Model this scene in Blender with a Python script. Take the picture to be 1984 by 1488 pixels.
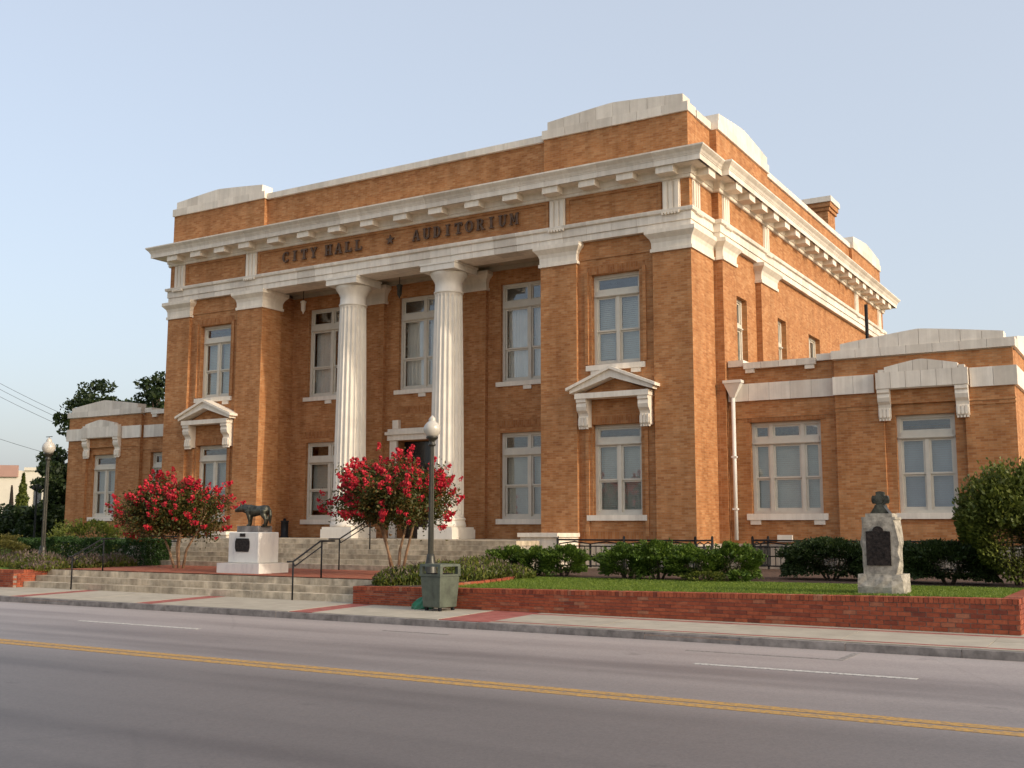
import bpy, bmesh, math, random
import numpy as np
from mathutils import Vector, Matrix

scene = bpy.context.scene
for o in list(bpy.data.objects):
    bpy.data.objects.remove(o)
COL = scene.collection
R = math.radians

# ------------------------------------------------------------------ camera
CAM = (20.4513, -26.5114, 1.5238)
YAW, PITCH, ROLL, FPX = 0.5428, 0.1314, 0.0017, 2103.4453
cd = bpy.data.cameras.new('camera')
cam = bpy.data.objects.new('camera', cd)
COL.objects.link(cam)
fw = Vector((-math.sin(YAW) * math.cos(PITCH), math.cos(YAW) * math.cos(PITCH), math.sin(PITCH)))
rt = Vector((math.cos(YAW), math.sin(YAW), 0))
up = rt.cross(fw)
rt2 = rt * math.cos(ROLL) + up * math.sin(ROLL)
up2 = -rt * math.sin(ROLL) + up * math.cos(ROLL)
m = Matrix.Identity(4)
for i in range(3):
    m[i][0], m[i][1], m[i][2], m[i][3] = rt2[i], up2[i], -fw[i], CAM[i]
cam.matrix_world = m
cd.sensor_width = 36
cd.lens = FPX * 36 / 1984
cd.clip_end = 6000
scene.camera = cam

# ------------------------------------------------------------------ light
SUN_EL, SUN_FRONT = 24.0, 4.3          # degrees above the horizon, degrees in front of the facade plane
world = bpy.data.worlds.new('World')
scene.world = world
world.use_nodes = True
wn = world.node_tree
wn.nodes.clear()
sky = wn.nodes.new('ShaderNodeTexSky')
sky.sky_type = 'NISHITA'
sky.sun_disc = False
sky.sun_elevation = R(SUN_EL)
sky.sun_rotation = R(90 + SUN_FRONT)
sky.air_density = 1.0
sky.dust_density = 5.0
sky.ozone_density = 1.2
hz = wn.nodes.new('ShaderNodeMixRGB')
hz.blend_type = 'ADD'
hz.inputs[0].default_value = 1.0
hz.inputs[2].default_value = (2.0, 2.05, 2.15, 1)     # even pale summer haze over the whole sky
bg = wn.nodes.new('ShaderNodeBackground')
bg.inputs[1].default_value = 0.15
wo = wn.nodes.new('ShaderNodeOutputWorld')
thin = wn.nodes.new('ShaderNodeMixRGB')
thin.blend_type = 'MULTIPLY'
thin.inputs[0].default_value = 1.0
thin.inputs[2].default_value = (0.60, 0.60, 0.60, 1)
wn.links.new(sky.outputs[0], thin.inputs[1])
wn.links.new(thin.outputs[0], hz.inputs[1])
tint = wn.nodes.new('ShaderNodeMixRGB')
tint.blend_type = 'MULTIPLY'
tint.inputs[0].default_value = 1.0
tint.inputs[2].default_value = (0.975, 0.985, 0.985, 1)     # warm white balance of the camera
wn.links.new(hz.outputs[0], tint.inputs[1])
wn.links.new(tint.outputs[0], bg.inputs[0])
wn.links.new(bg.outputs[0], wo.inputs[0])

sl = bpy.data.lights.new('sun', 'SUN')
sl.energy = 1.55
sl.angle = R(0.6)
sl.color = (1.0, 0.88, 0.71)
sun = bpy.data.objects.new('sun', sl)
COL.objects.link(sun)
sv = Vector((math.cos(R(SUN_EL)) * math.cos(R(SUN_FRONT)), -math.cos(R(SUN_EL)) * math.sin(R(SUN_FRONT)), math.sin(R(SUN_EL))))
sun.rotation_euler = sv.to_track_quat('Z', 'Y').to_euler()
sun.location = sv * 80

vs = scene.view_settings
vs.view_transform = 'Standard'
vs.look = 'None'
vs.exposure = 0.54
vs.gamma = 1.0
vs.use_curve_mapping = False
scene.render.engine = 'CYCLES'
scene.render.resolution_x, scene.render.resolution_y = 1024, 768
scene.cycles.max_bounces = 6
scene.cycles.transparent_max_bounces = 12

rng = random.Random(11)
npr = np.random.default_rng(5)

# ------------------------------------------------------------------ materials
MATS = {}


class NT:
    def __init__(s, name):
        s.m = bpy.data.materials.new(name)
        s.m.use_nodes = True
        s.t = s.m.node_tree
        s.t.nodes.clear()
        s.out = s.n('ShaderNodeOutputMaterial')
        MATS[name] = s.m

    def n(s, typ, **kw):
        nd = s.t.nodes.new(typ)
        for k, v in kw.items():
            setattr(nd, k, v)
        return nd

    def l(s, a, b):
        s.t.links.new(a, b)

    def noise(s, vec, scale, detail=3.0, rough=0.6):
        nd = s.n('ShaderNodeTexNoise')
        nd.inputs['Scale'].default_value = scale
        nd.inputs['Detail'].default_value = detail
        nd.inputs['Roughness'].default_value = rough
        if vec is not None:
            s.l(vec, nd.inputs['Vector'])
        return nd.outputs[0]

    def ramp(s, fac, stops):
        nd = s.n('ShaderNodeValToRGB')
        e = nd.color_ramp.elements
        while len(e) > 1:
            e.remove(e[-1])
        e[0].position, e[0].color = stops[0][0], (*stops[0][1], 1)
        for p, c in stops[1:]:
            k = e.new(p)
            k.color = (*c, 1)
        s.l(fac, nd.inputs[0])
        return nd.outputs[0]

    def mix(s, fac, a, b, blend='MIX'):
        nd = s.n('ShaderNodeMixRGB', blend_type=blend)
        for i, v in enumerate((fac, a, b)):
            if isinstance(v, (int, float)):
                nd.inputs[i].default_value = v
            elif isinstance(v, tuple):
                nd.inputs[i].default_value = (*v, 1)
            else:
                s.l(v, nd.inputs[i])
        return nd.outputs[0]

    def mapping(s, vec, scale):
        nd = s.n('ShaderNodeMapping')
        nd.inputs['Scale'].default_value = scale
        s.l(vec, nd.inputs[0])
        return nd.outputs[0]

    def coords(s, which='Object'):
        return s.n('ShaderNodeTexCoord').outputs[which]

    def world(s):
        return s.n('ShaderNodeNewGeometry').outputs['Position']

    def rand(s):
        return s.n('ShaderNodeObjectInfo').outputs['Random']

    def island(s):
        return s.n('ShaderNodeNewGeometry').outputs['Random Per Island']

    def bsdf(s, col, rough=0.6, metal=0.0, bump=None, bdist=0.01, bstr=0.5, spec=0.5, trans=None):
        p = s.n('ShaderNodeBsdfPrincipled')
        if isinstance(col, tuple):
            p.inputs['Base Color'].default_value = (*col, 1)
        else:
            s.l(col, p.inputs['Base Color'])
        if isinstance(rough, float):
            p.inputs['Roughness'].default_value = rough
        else:
            s.l(rough, p.inputs['Roughness'])
        p.inputs['Metallic'].default_value = metal
        p.inputs['Specular IOR Level'].default_value = spec
        if bump is not None:
            b = s.n('ShaderNodeBump')
            b.inputs['Strength'].default_value = bstr
            b.inputs['Distance'].default_value = bdist
            s.l(bump, b.inputs['Height'])
            s.l(b.outputs[0], p.inputs['Normal'])
        sh = p.outputs[0]
        if trans is not None:
            tr = s.n('ShaderNodeBsdfTranslucent')
            if isinstance(trans[1], tuple):
                tr.inputs[0].default_value = (*trans[1], 1)
            else:
                s.l(trans[1], tr.inputs[0])
            mx = s.n('ShaderNodeMixShader')
            mx.inputs[0].default_value = trans[0]
            s.l(sh, mx.inputs[1])
            s.l(tr.outputs[0], mx.inputs[2])
            sh = mx.outputs[0]
        s.l(sh, s.out.inputs[0])
        return p


def brick_mat(name, c_dark, c_mid, c_light, mortar, bw=0.205, rh=0.07, ms=0.006, swap=False, streak=1.0, bstr=0.5):
    t = NT(name)
    uv = t.coords('UV')
    if swap:
        mp = t.n('ShaderNodeMapping')
        mp.inputs['Rotation'].default_value = (0, 0, math.pi / 2)
        t.l(uv, mp.inputs[0])
        uv = mp.outputs[0]
    b = t.n('ShaderNodeTexBrick')
    b.inputs['Color1'].default_value = (0, 0, 0, 1)
    b.inputs['Color2'].default_value = (1, 1, 1, 1)
    b.inputs['Mortar'].default_value = (0.5, 0.5, 0.5, 1)
    b.inputs['Scale'].default_value = 1.0
    b.inputs['Mortar Size'].default_value = ms
    b.inputs['Mortar Smooth'].default_value = 0.3
    b.inputs['Brick Width'].default_value = bw
    b.inputs['Row Height'].default_value = rh
    t.l(uv, b.inputs['Vector'])
    n1 = t.noise(t.mapping(uv, (1 / bw * 0.9, 1 / rh * 1.4, 1)), 1.0, 2.0, 0.6)   # tone of single bricks
    n2 = t.noise(uv, 0.7, 4.0, 0.6)                                               # broad weathering
    f = t.mix(0.58, b.outputs[0], n1)
    f = t.mix(0.28 * streak, f, n2)
    col = t.ramp(f, [(0.2, c_dark), (0.48, c_mid), (0.78, c_light)])
    col = t.mix(b.outputs[1], col, mortar)
    grime = t.ramp(t.noise(uv, 2.2, 5.0, 0.65), [(0.35, (0.74, 0.72, 0.70)), (0.6, (1, 1, 1))])
    col = t.mix(0.6, col, grime, 'MULTIPLY')
    drip = t.ramp(t.noise(t.mapping(uv, (2.6, 0.22, 1)), 1.0, 4.0, 0.6), [(0.36, (0.70, 0.66, 0.62)), (0.56, (1, 1, 1))])
    col = t.mix(0.55, col, drip, 'MULTIPLY')
    inv = t.n('ShaderNodeMath', operation='SUBTRACT')
    inv.inputs[0].default_value = 1.0
    t.l(b.outputs[1], inv.inputs[1])
    fine = t.noise(uv, 60, 3.0)
    h = t.mix(0.25, inv.outputs[0], fine)
    t.bsdf(col, 0.85, bump=h, bdist=0.006, bstr=bstr, spec=0.25)


brick_mat('brick', (0.30, 0.108, 0.040), (0.47, 0.200, 0.073), (0.585, 0.315, 0.148), (0.41, 0.235, 0.12), bw=0.19, rh=0.062)
brick_mat('soldier_brick', (0.26, 0.088, 0.03), (0.40, 0.158, 0.055), (0.50, 0.25, 0.11), (0.36, 0.20, 0.10), swap=True)
brick_mat('paver', (0.22, 0.06, 0.035), (0.36, 0.10, 0.055), (0.44, 0.16, 0.085), (0.30, 0.18, 0.12), bw=0.2, rh=0.1, ms=0.006)
brick_mat('paver_band', (0.28, 0.075, 0.065), (0.36, 0.105, 0.085), (0.42, 0.15, 0.12), (0.34, 0.18, 0.15), bw=0.2, rh=0.1, ms=0.005)


def simple(name, col, rough=0.6, metal=0.0, var=0.12, scale=6.0, bump=0.0, bscale=40.0, spec=0.5, rnd=0.0, streaks=0.0):
    t = NT(name)
    P = t.world()
    lo = tuple(c * (1 - var * 1.6) for c in col)
    hi = tuple(min(1, c * (1 + var)) for c in col)
    c = t.ramp(t.noise(P, scale, 5.0, 0.62), [(0.3, lo), (0.7, hi)])
    if streaks:
        st = t.noise(t.mapping(P, (7, 7, 0.35)), 1.0, 4.0, 0.65)
        c = t.mix(streaks, c, t.ramp(st, [(0.42, (0.55, 0.50, 0.45)), (0.62, (1, 1, 1))]), 'MULTIPLY')
    if rnd:
        c = t.mix(rnd, c, t.ramp(t.rand(), [(0.0, (0.62, 0.60, 0.58)), (0.5, (0.92, 0.92, 0.92)), (1.0, (1, 1, 1))]), 'MULTIPLY')
    b = t.noise(P, bscale, 4.0) if bump else None
    t.bsdf(c, rough, metal, bump=b, bdist=0.01, bstr=bump, spec=spec)
    return t


simple('stone', (0.87, 0.775, 0.65), 0.55, var=0.07, scale=1.4, bump=0.12, bscale=25, spec=0.3, rnd=0.25, streaks=0.22)
simple('stone_block', (0.87, 0.78, 0.665), 0.55, var=0.08, scale=1.8, bump=0.12, bscale=25, spec=0.3, rnd=0.6, streaks=0.22)
simple('column_stone', (0.80, 0.735, 0.64), 0.5, var=0.07, scale=1.6, bump=0.1, bscale=25, spec=0.3, streaks=0.15)
simple('step_stone', (0.58, 0.49, 0.365), 0.75, var=0.30, scale=3.2, bump=0.3, bscale=30, spec=0.25, rnd=0.55, streaks=0.45)
simple('base_stone', (0.52, 0.46, 0.38), 0.75, var=0.18, scale=2.0, bump=0.3, bscale=22, spec=0.25, rnd=0.4, streaks=0.3)
simple('rough_granite', (0.35, 0.315, 0.26), 0.85, var=0.35, scale=9.0, bump=0.8, bscale=14, spec=0.25)
simple('concrete', (0.415, 0.365, 0.29), 0.85, var=0.10, scale=2.2, bump=0.2, bscale=60, spec=0.25, rnd=0.2)
simple('kerb_stone', (0.24, 0.215, 0.20), 0.85, var=0.30, scale=5.0, bump=0.5, bscale=18, spec=0.25, rnd=0.35)
simple('frame_paint', (0.63, 0.57, 0.47), 0.5, var=0.05, scale=5)
simple('white_pipe', (0.78, 0.75, 0.68), 0.4, var=0.05, scale=4)
simple('iron', (0.010, 0.010, 0.012), 0.6, var=0.2, scale=20, spec=0.25)
simple('lamp_metal', (0.045, 0.042, 0.032), 0.4, 0.4, var=0.2, scale=8)
simple('bronze', (0.085, 0.082, 0.062), 0.42, 0.75, var=0.5, scale=9, bump=0.3, bscale=35)
simple('plaque', (0.035, 0.026, 0.022), 0.4, 0.7, var=0.5, scale=22, bump=0.9, bscale=30)
simple('letter_metal', (0.12, 0.066, 0.038), 0.6, 0.1, var=0.3, scale=12)
simple('bin_green', (0.085, 0.098, 0.07), 0.55, 0.0, var=0.3, scale=5, bump=0.15, bscale=50)
simple('bag_green', (0.012, 0.16, 0.075), 0.35, var=0.2, scale=12)
simple('roof_tar', (0.11, 0.10, 0.095), 0.9, var=0.2, scale=3)
simple('interior', (0.03, 0.028, 0.026), 0.9, var=0.1)
simple('ceiling_plaster', (0.42, 0.35, 0.26), 0.8, var=0.1, scale=3)
simple('dark_glass', (0.012, 0.012, 0.014), 0.12)
simple('door_wood', (0.035, 0.018, 0.012), 0.4, var=0.3, scale=8)
simple('blind', (0.54, 0.54, 0.47), 0.7, var=0.06, scale=3, rnd=0.25)
simple('blind_blue', (0.38, 0.42, 0.46), 0.7, var=0.06, scale=3)
simple('curtain', (0.78, 0.75, 0.69), 0.8, var=0.06, scale=3)
simple('mulch', (0.10, 0.052, 0.032), 0.95, var=0.45, scale=14, bump=0.9, bscale=40)
simple('far_white', (0.66, 0.60, 0.50), 0.8, var=0.06, scale=0.3)
simple('far_red', (0.40, 0.235, 0.19), 0.8, var=0.08, scale=0.3)
simple('wire_black', (0.10, 0.10, 0.11), 0.6)
simple('bark', (0.26, 0.155, 0.085), 0.75, var=0.35, scale=9, bump=0.4, bscale=30)
simple('dark_bark', (0.075, 0.05, 0.033), 0.9, var=0.35, scale=9, bump=0.6, bscale=20)

# marble with veins
t = NT('marble')
P = t.world()
v = t.noise(t.mapping(P, (3.0, 3.0, 0.9)), 1.2, 6.0, 0.7)
t.bsdf(t.ramp(v, [(0.28, (0.50, 0.475, 0.45)), (0.40, (0.62, 0.59, 0.55)), (0.52, (0.70, 0.665, 0.61)), (0.72, (0.74, 0.70, 0.64))]), 0.45, spec=0.4)

# globe glass
t = NT('globe')
p = t.bsdf((0.50, 0.46, 0.40), 0.18, spec=0.6)
p.inputs['Subsurface Weight'].default_value = 0.25
p.inputs['Subsurface Radius'].default_value = (0.1, 0.1, 0.1)

# window glass: fresnel mirror over a faintly grey clear pane
t = NT('glass')
tr = t.n('ShaderNodeBsdfTransparent')
tr.inputs[0].default_value = (0.93, 0.94, 0.93, 1)
gl = t.n('ShaderNodeBsdfGlossy')
gl.inputs[0].default_value = (0.8, 0.82, 0.85, 1)
gl.inputs['Roughness'].default_value = 0.03
nb = t.n('ShaderNodeBump')
nb.inputs['Strength'].default_value = 0.05
t.l(t.noise(t.world(), 2.5, 2.0), nb.inputs['Height'])
t.l(nb.outputs[0], gl.inputs['Normal'])
lw = t.n('ShaderNodeLayerWeight')
lw.inputs[0].default_value = 0.5
pw = t.n('ShaderNodeMath', operation='POWER')
t.l(lw.outputs['Facing'], pw.inputs[0])
pw.inputs[1].default_value = 4.0
fr = t.n('ShaderNodeMath', operation='MULTIPLY_ADD')
t.l(pw.outputs[0], fr.inputs[0])
fr.inputs[1].default_value = 0.9
fr.inputs[2].default_value = 0.11
mx = t.n('ShaderNodeMixShader')
t.l(fr.outputs[0], mx.inputs[0])
t.l(tr.outputs[0], mx.inputs[1])
t.l(gl.outputs[0], mx.inputs[2])
t.l(mx.outputs[0], t.out.inputs[0])

# asphalt with wheel tracks and patches that run along the lanes
t = NT('asphalt')
P = t.world()
tracks = t.noise(t.mapping(P, (0.035, 1.15, 1)), 1.0, 2.0, 0.5)
blot = t.noise(t.mapping(P, (0.25, 0.9, 1)), 1.0, 4.0, 0.6)
fine = t.noise(P, 90, 3.0, 0.7)
f = t.mix(0.35, tracks, blot)
c = t.ramp(f, [(0.34, (0.118, 0.100, 0.096)), (0.50, (0.172, 0.149, 0.142)), (0.66, (0.200, 0.174, 0.165))])
sep = t.n('ShaderNodeSeparateXYZ')
t.l(P, sep.inputs[0])
mr = t.n('ShaderNodeMapRange')
mr.inputs['From Min'].default_value = -19.5
mr.inputs['From Max'].default_value = -12.0
t.l(sep.outputs[1], mr.inputs['Value'])
c = t.mix(1.0, c, t.ramp(mr.outputs[0], [(0.0, (0.72, 0.72, 0.72)), (0.30, (0.86, 0.86, 0.86)), (0.42, (1.2, 1.2, 1.2)), (1.0, (1.85, 1.82, 1.78))]), 'MULTIPLY')   # road tone darker on the near lanes, paler towards the kerb
spots = t.noise(t.mapping(P, (0.9, 1.6, 1)), 1.3, 5.0, 0.65)
c = t.mix(0.55, c, t.ramp(spots, [(0.27, (0.45, 0.44, 0.44)), (0.36, (1, 1, 1))]), 'MULTIPLY')
agg = t.n('ShaderNodeTexVoronoi')
agg.inputs['Scale'].default_value = 45
t.l(P, agg.inputs['Vector'])
c = t.mix(0.4, c, t.ramp(agg.outputs['Color'], [(0.1, (0.72, 0.72, 0.72)), (0.9, (1.25, 1.25, 1.25))]), 'MULTIPLY')
crk = t.n('ShaderNodeTexVoronoi', feature='DISTANCE_TO_EDGE')
crk.inputs['Scale'].default_value = 0.16
t.l(t.mix(0.25, P, t.n('ShaderNodeTexNoise').outputs[1]), crk.inputs['Vector'])
c = t.mix(0.15, c, t.ramp(crk.outputs['Distance'], [(0.0, (0.4, 0.4, 0.4)), (0.0035, (1, 1, 1))]), 'MULTIPLY')
c = t.mix(0.35, c, t.ramp(fine, [(0.3, (0.55, 0.55, 0.55)), (0.7, (1.25, 1.25, 1.25))]), 'MULTIPLY')
t.bsdf(c, 0.58, bump=fine, bdist=0.004, bstr=0.35, spec=0.5)


def paint_mat(name, col, wear):
    t = NT(name)
    P = t.world()
    f = t.noise(P, 22, 5.0, 0.7)
    c = t.mix(t.ramp(f, [(wear - 0.06, (0.9, 0.9, 0.9)), (wear + 0.16, (0.05, 0.05, 0.05))]), col, (0.16, 0.14, 0.13))
    t.bsdf(c, 0.8, spec=0.25)


paint_mat('paint_white', (0.60, 0.57, 0.52), 0.40)
paint_mat('paint_faint', (0.33, 0.30, 0.27), 0.45)
paint_mat('paint_yellow', (0.50, 0.28, 0.065), 0.41)

# ground / far land
t = NT('land')
P = t.world()
c = t.ramp(t.noise(P, 0.08, 4.0), [(0.35, (0.05, 0.07, 0.025)), (0.65, (0.12, 0.115, 0.06))])
t.bsdf(c, 0.95, spec=0.1)
t = NT('turf')
P = t.world()
c = t.ramp(t.noise(P, 3.0, 5.0, 0.7), [(0.3, (0.075, 0.13, 0.016)), (0.7, (0.12, 0.19, 0.028))])
t.bsdf(c, 0.95, bump=t.noise(P, 60, 3.0), bdist=0.02, bstr=1.0, spec=0.1)


def leaf_mat(name, c1, c2, c3, tr=0.3, rough=0.5):
    t = NT(name)
    c = t.ramp(t.island(), [(0.0, c1), (0.55, c2), (1.0, c3)])
    big = t.noise(t.world(), 2.5, 2.0)
    c = t.mix(0.5, c, t.ramp(big, [(0.35, (0.65, 0.7, 0.7)), (0.65, (1.15, 1.1, 1.0))]), 'MULTIPLY')
    t.bsdf(c, rough, spec=0.3, trans=(tr, c))


leaf_mat('leaf_myrtle', (0.04, 0.055, 0.012), (0.08, 0.085, 0.018), (0.17, 0.09, 0.025))
leaf_mat('petal', (0.42, 0.012, 0.032), (0.62, 0.022, 0.05), (0.74, 0.07, 0.08), tr=0.35, rough=0.6)
leaf_mat('leaf_box', (0.05, 0.09, 0.012), (0.085, 0.145, 0.018), (0.14, 0.20, 0.03))
leaf_mat('leaf_dark', (0.024, 0.042, 0.012), (0.040, 0.064, 0.018), (0.066, 0.092, 0.026))
leaf_mat('leaf_hedge', (0.022, 0.055, 0.014), (0.036, 0.082, 0.018), (0.065, 0.115, 0.028))
leaf_mat('leaf_gold', (0.085, 0.08, 0.018), (0.13, 0.12, 0.028), (0.18, 0.15, 0.04))
leaf_mat('leaf_juniper', (0.065, 0.085, 0.015), (0.11, 0.135, 0.024), (0.19, 0.21, 0.04))
leaf_mat('leaf_tree', (0.020, 0.036, 0.012), (0.036, 0.056, 0.018), (0.060, 0.080, 0.026))
leaf_mat('leaf_bed', (0.07, 0.095, 0.016), (0.125, 0.155, 0.024), (0.21, 0.20, 0.04))
leaf_mat('leaf_lavender', (0.14, 0.10, 0.08), (0.18, 0.13, 0.11), (0.22, 0.16, 0.13))
leaf_mat('grass_blade', (0.11, 0.165, 0.02), (0.165, 0.23, 0.03), (0.23, 0.28, 0.05), tr=0.35)

# bricks of the retaining wall: tone of each brick from its object, a little grain
t = NT('wall_brick')
P = t.world()
c = t.ramp(t.rand(), [(0.0, (0.17, 0.046, 0.030)), (0.12, (0.26, 0.064, 0.034)), (0.5, (0.32, 0.080, 0.039)), (0.9, (0.37, 0.102, 0.050)), (1.0, (0.34, 0.15, 0.09))])
c = t.mix(0.7, c, t.ramp(t.noise(P, 16, 5.0, 0.7), [(0.35, (0.60, 0.58, 0.56)), (0.65, (1.08, 1.05, 1.0))]), 'MULTIPLY')
t.bsdf(c, 0.85, bump=t.noise(P, 45, 4.0), bdist=0.006, bstr=0.6, spec=0.25)
t = NT('wall_brick_mass')
P = t.world()
c = t.ramp(t.island(), [(0.0, (0.17, 0.046, 0.030)), (0.12, (0.26, 0.064, 0.034)), (0.5, (0.32, 0.080, 0.039)), (0.9, (0.37, 0.102, 0.050)), (1.0, (0.34, 0.15, 0.09))])
c = t.mix(0.7, c, t.ramp(t.noise(P, 16, 5.0, 0.7), [(0.35, (0.60, 0.58, 0.56)), (0.65, (1.08, 1.05, 1.0))]), 'MULTIPLY')
t.bsdf(c, 0.85, bump=t.noise(P, 45, 4.0), bdist=0.006, bstr=0.6, spec=0.25)
simple('mortar', (0.27, 0.20, 0.16), 0.95, var=0.2, scale=12)


# ------------------------------------------------------------------ mesh builder
class MB:
    def __init__(s):
        s.v, s.f = [], []

    def quad(s, *p):
        b = len(s.v)
        s.v += [tuple(q) for q in p]
        s.f.append(tuple(range(b, b + len(p))))
        return s

    def box(s, x0, x1, y0, y1, z0, z1, xf=None):
        b = len(s.v)
        pts = [(x0, y0, z0), (x1, y0, z0), (x1, y1, z0), (x0, y1, z0), (x0, y0, z1), (x1, y0, z1), (x1, y1, z1), (x0, y1, z1)]
        s.v += [xf(*q) for q in pts] if xf else pts
        s.f += [tuple(b + i for i in q) for q in ((3, 2, 1, 0), (4, 5, 6, 7), (0, 1, 5, 4), (1, 2, 6, 5), (2, 3, 7, 6), (3, 0, 4, 7))]
        return s

    def prism(s, poly, d0, d1, xf):
        """poly in (u, z), extruded in depth d0..d1; xf(u, d, z) gives the point."""
        n = len(poly)
        b = len(s.v)
        s.v += [tuple(xf(u, d0, z)) for u, z in poly] + [tuple(xf(u, d1, z)) for u, z in poly]
        s.f.append(tuple(range(b, b + n)))
        s.f.append(tuple(range(b + 2 * n - 1, b + n - 1, -1)))
        for i in range(n):
            j = (i + 1) % n
            s.f.append((b + i, b + n + i, b + n + j, b + j))
        return s

    def lathe(s, prof, n=24, c=(0, 0, 0), close=True):
        b = len(s.v)
        for r, z in prof:
            for k in range(n):
                a = 2 * math.pi * k / n
                s.v.append((c[0] + r * math.cos(a), c[1] + r * math.sin(a), c[2] + z))
        for i in range(len(prof) - 1):
            for k in range(n):
                k2 = (k + 1) % n
                s.f.append((b + i * n + k, b + i * n + k2, b + (i + 1) * n + k2, b + (i + 1) * n + k))
        if close:
            s.f.append(tuple(b + k for k in range(n - 1, -1, -1)))
            e = b + (len(prof) - 1) * n
            s.f.append(tuple(e + k for k in range(n)))
        return s

    def tube(s, pts, rad, n=8, flat=(1, 1)):
        """tapered tube through pts; rad is a number or list."""
        pts = [Vector(p) for p in pts]
        if not isinstance(rad, (list, tuple)):
            rad = [rad] * len(pts)
        b = len(s.v)
        prev = None
        for i, p in enumerate(pts):
            d = (pts[min(i + 1, len(pts) - 1)] - pts[max(i - 1, 0)])
            d.normalize()
            if prev is None:
                a = Vector((0, 0, 1)) if abs(d.z) < 0.9 else Vector((1, 0, 0))
                e1 = d.cross(a).normalized()
            else:
                e1 = (prev - d * prev.dot(d))
                e1 = e1.normalized() if e1.length > 1e-6 else d.orthogonal().normalized()
            prev = e1
            e2 = d.cross(e1)
            r = rad[i]
            ra, rb = (r, r) if not isinstance(r, tuple) else r
            for k in range(n):
                th = 2 * math.pi * k / n
                s.v.append(tuple(p + e1 * (ra * math.cos(th)) + e2 * (rb * math.sin(th))))
        for i in range(len(pts) - 1):
            for k in range(n):
                k2 = (k + 1) % n
                s.f.append((b + i * n + k, b + (i + 1) * n + k, b + (i + 1) * n + k2, b + i * n + k2))
        s.f.append(tuple(b + k for k in range(n)))
        e = b + (len(pts) - 1) * n
        s.f.append(tuple(e + k for k in range(n - 1, -1, -1)))
        return s

    def ring(s, path, prof, closed=True):
        """moulding: prof = [(outward offset, z)...] run along a right-angled plan path with mitres."""
        n = len(path)
        P = [Vector((x, y)) for x, y in path]

        def nrm(a, b2):
            d = (b2 - a).normalized()
            return Vector((d.y, -d.x))
        outs = []
        for i in range(n):
            if closed or 0 < i < n - 1:
                n1, n2 = nrm(P[i - 1], P[i]), nrm(P[i], P[(i + 1) % n])
                k = n1 + n2
                outs.append(k / max(0.2, (1 + n1.dot(n2))))
            elif i == 0:
                outs.append(nrm(P[0], P[1]))
            else:
                outs.append(nrm(P[-2], P[-1]))
        b = len(s.v)
        m = len(prof)
        for i in range(n):
            for o, z in prof:
                q = P[i] + outs[i] * o
                s.v.append((q.x, q.y, z))
        for i in range(n if closed else n - 1):
            j = (i + 1) % n
            for k in range(m - 1):
                s.f.append((b + i * m + k, b + j * m + k, b + j * m + k + 1, b + i * m + k + 1))
        if not closed:
            s.f.append(tuple(b + k for k in range(m)))
            s.f.append(tuple(b + (n - 1) * m + k for k in range(m - 1, -1, -1)))
        return s

    def mesh(s, name, mat, off=(0, 0, 0), smooth=False, fix=True):
        me = bpy.data.meshes.new(name)
        me.from_pydata([(a - off[0], b - off[1], c - off[2]) for a, b, c in s.v], [], s.f)
        if fix:
            bm = bmesh.new()
            bm.from_mesh(me)
            if fix == 'weld':
                bmesh.ops.remove_doubles(bm, verts=bm.verts, dist=1e-4)
            bmesh.ops.recalc_face_normals(bm, faces=bm.faces)
            bm.to_mesh(me)
            bm.free()
        uvl = me.uv_layers.new(name='UVMap')
        for pl in me.polygons:
            nx, ny, nz = (abs(c) for c in pl.normal)
            for li in pl.loop_indices:
                c = me.vertices[me.loops[li].vertex_index].co
                x, y, z = c.x + off[0], c.y + off[1], c.z + off[2]
                if ny >= nx and ny >= nz:
                    uvl.data[li].uv = (x, z)
                elif nx >= nz:
                    uvl.data[li].uv = (y + 0.07, z)
                else:
                    uvl.data[li].uv = (x, y)
        me.materials.append(MATS[mat])
        if smooth:
            me.polygons.foreach_set('use_smooth', [True] * len(me.polygons))
        return me

    def build(s, name, mat, parent=None, smooth=False, fix=True, at=None):
        base = at if at is not None else (world_loc(parent) if parent else (0, 0, 0))
        me = s.mesh(name, mat, base, smooth, fix)
        return place(name, me, base, parent)


def world_loc(o):
    p = Vector((0, 0, 0))
    while o:
        p += o.location
        o = o.parent
    return p


def place(name, me, loc, parent=None, rz=0.0, scale=1.0):
    o = bpy.data.objects.new(name, me)
    COL.objects.link(o)
    if parent:
        o.parent = parent
        o.location = Vector(loc) - world_loc(parent)
    else:
        o.location = loc
    o.rotation_euler = (0, 0, rz)
    if scale != 1.0:
        o.scale = (scale,) * 3 if not isinstance(scale, tuple) else scale
    return o


def tag(o, label=None, cat=None, group=None, kind=None):
    for k, v in (('label', label), ('category', cat), ('group', group), ('kind', kind)):
        if v:
            o[k] = v
    return o


def thing(name, label, cat, loc=(0, 0, 0), group=None, kind=None):
    o = bpy.data.objects.new(name, None)
    o.empty_display_size = 0.2
    COL.objects.link(o)
    o.location = loc
    return tag(o, label, cat, group, kind)


def copy_tree(o, parent=None):
    c = o.copy()
    COL.objects.link(c)
    c.parent = parent
    for ch in list(o.children):
        copy_tree(ch, c)
    return c


def front(y):
    return lambda u, d, z: (u, y + d, z)


def rightf(x):
    return lambda u, d, z: (x - d, u, z)


def leftf(x):
    return lambda u, d, z: (x + d, u, z)


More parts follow.
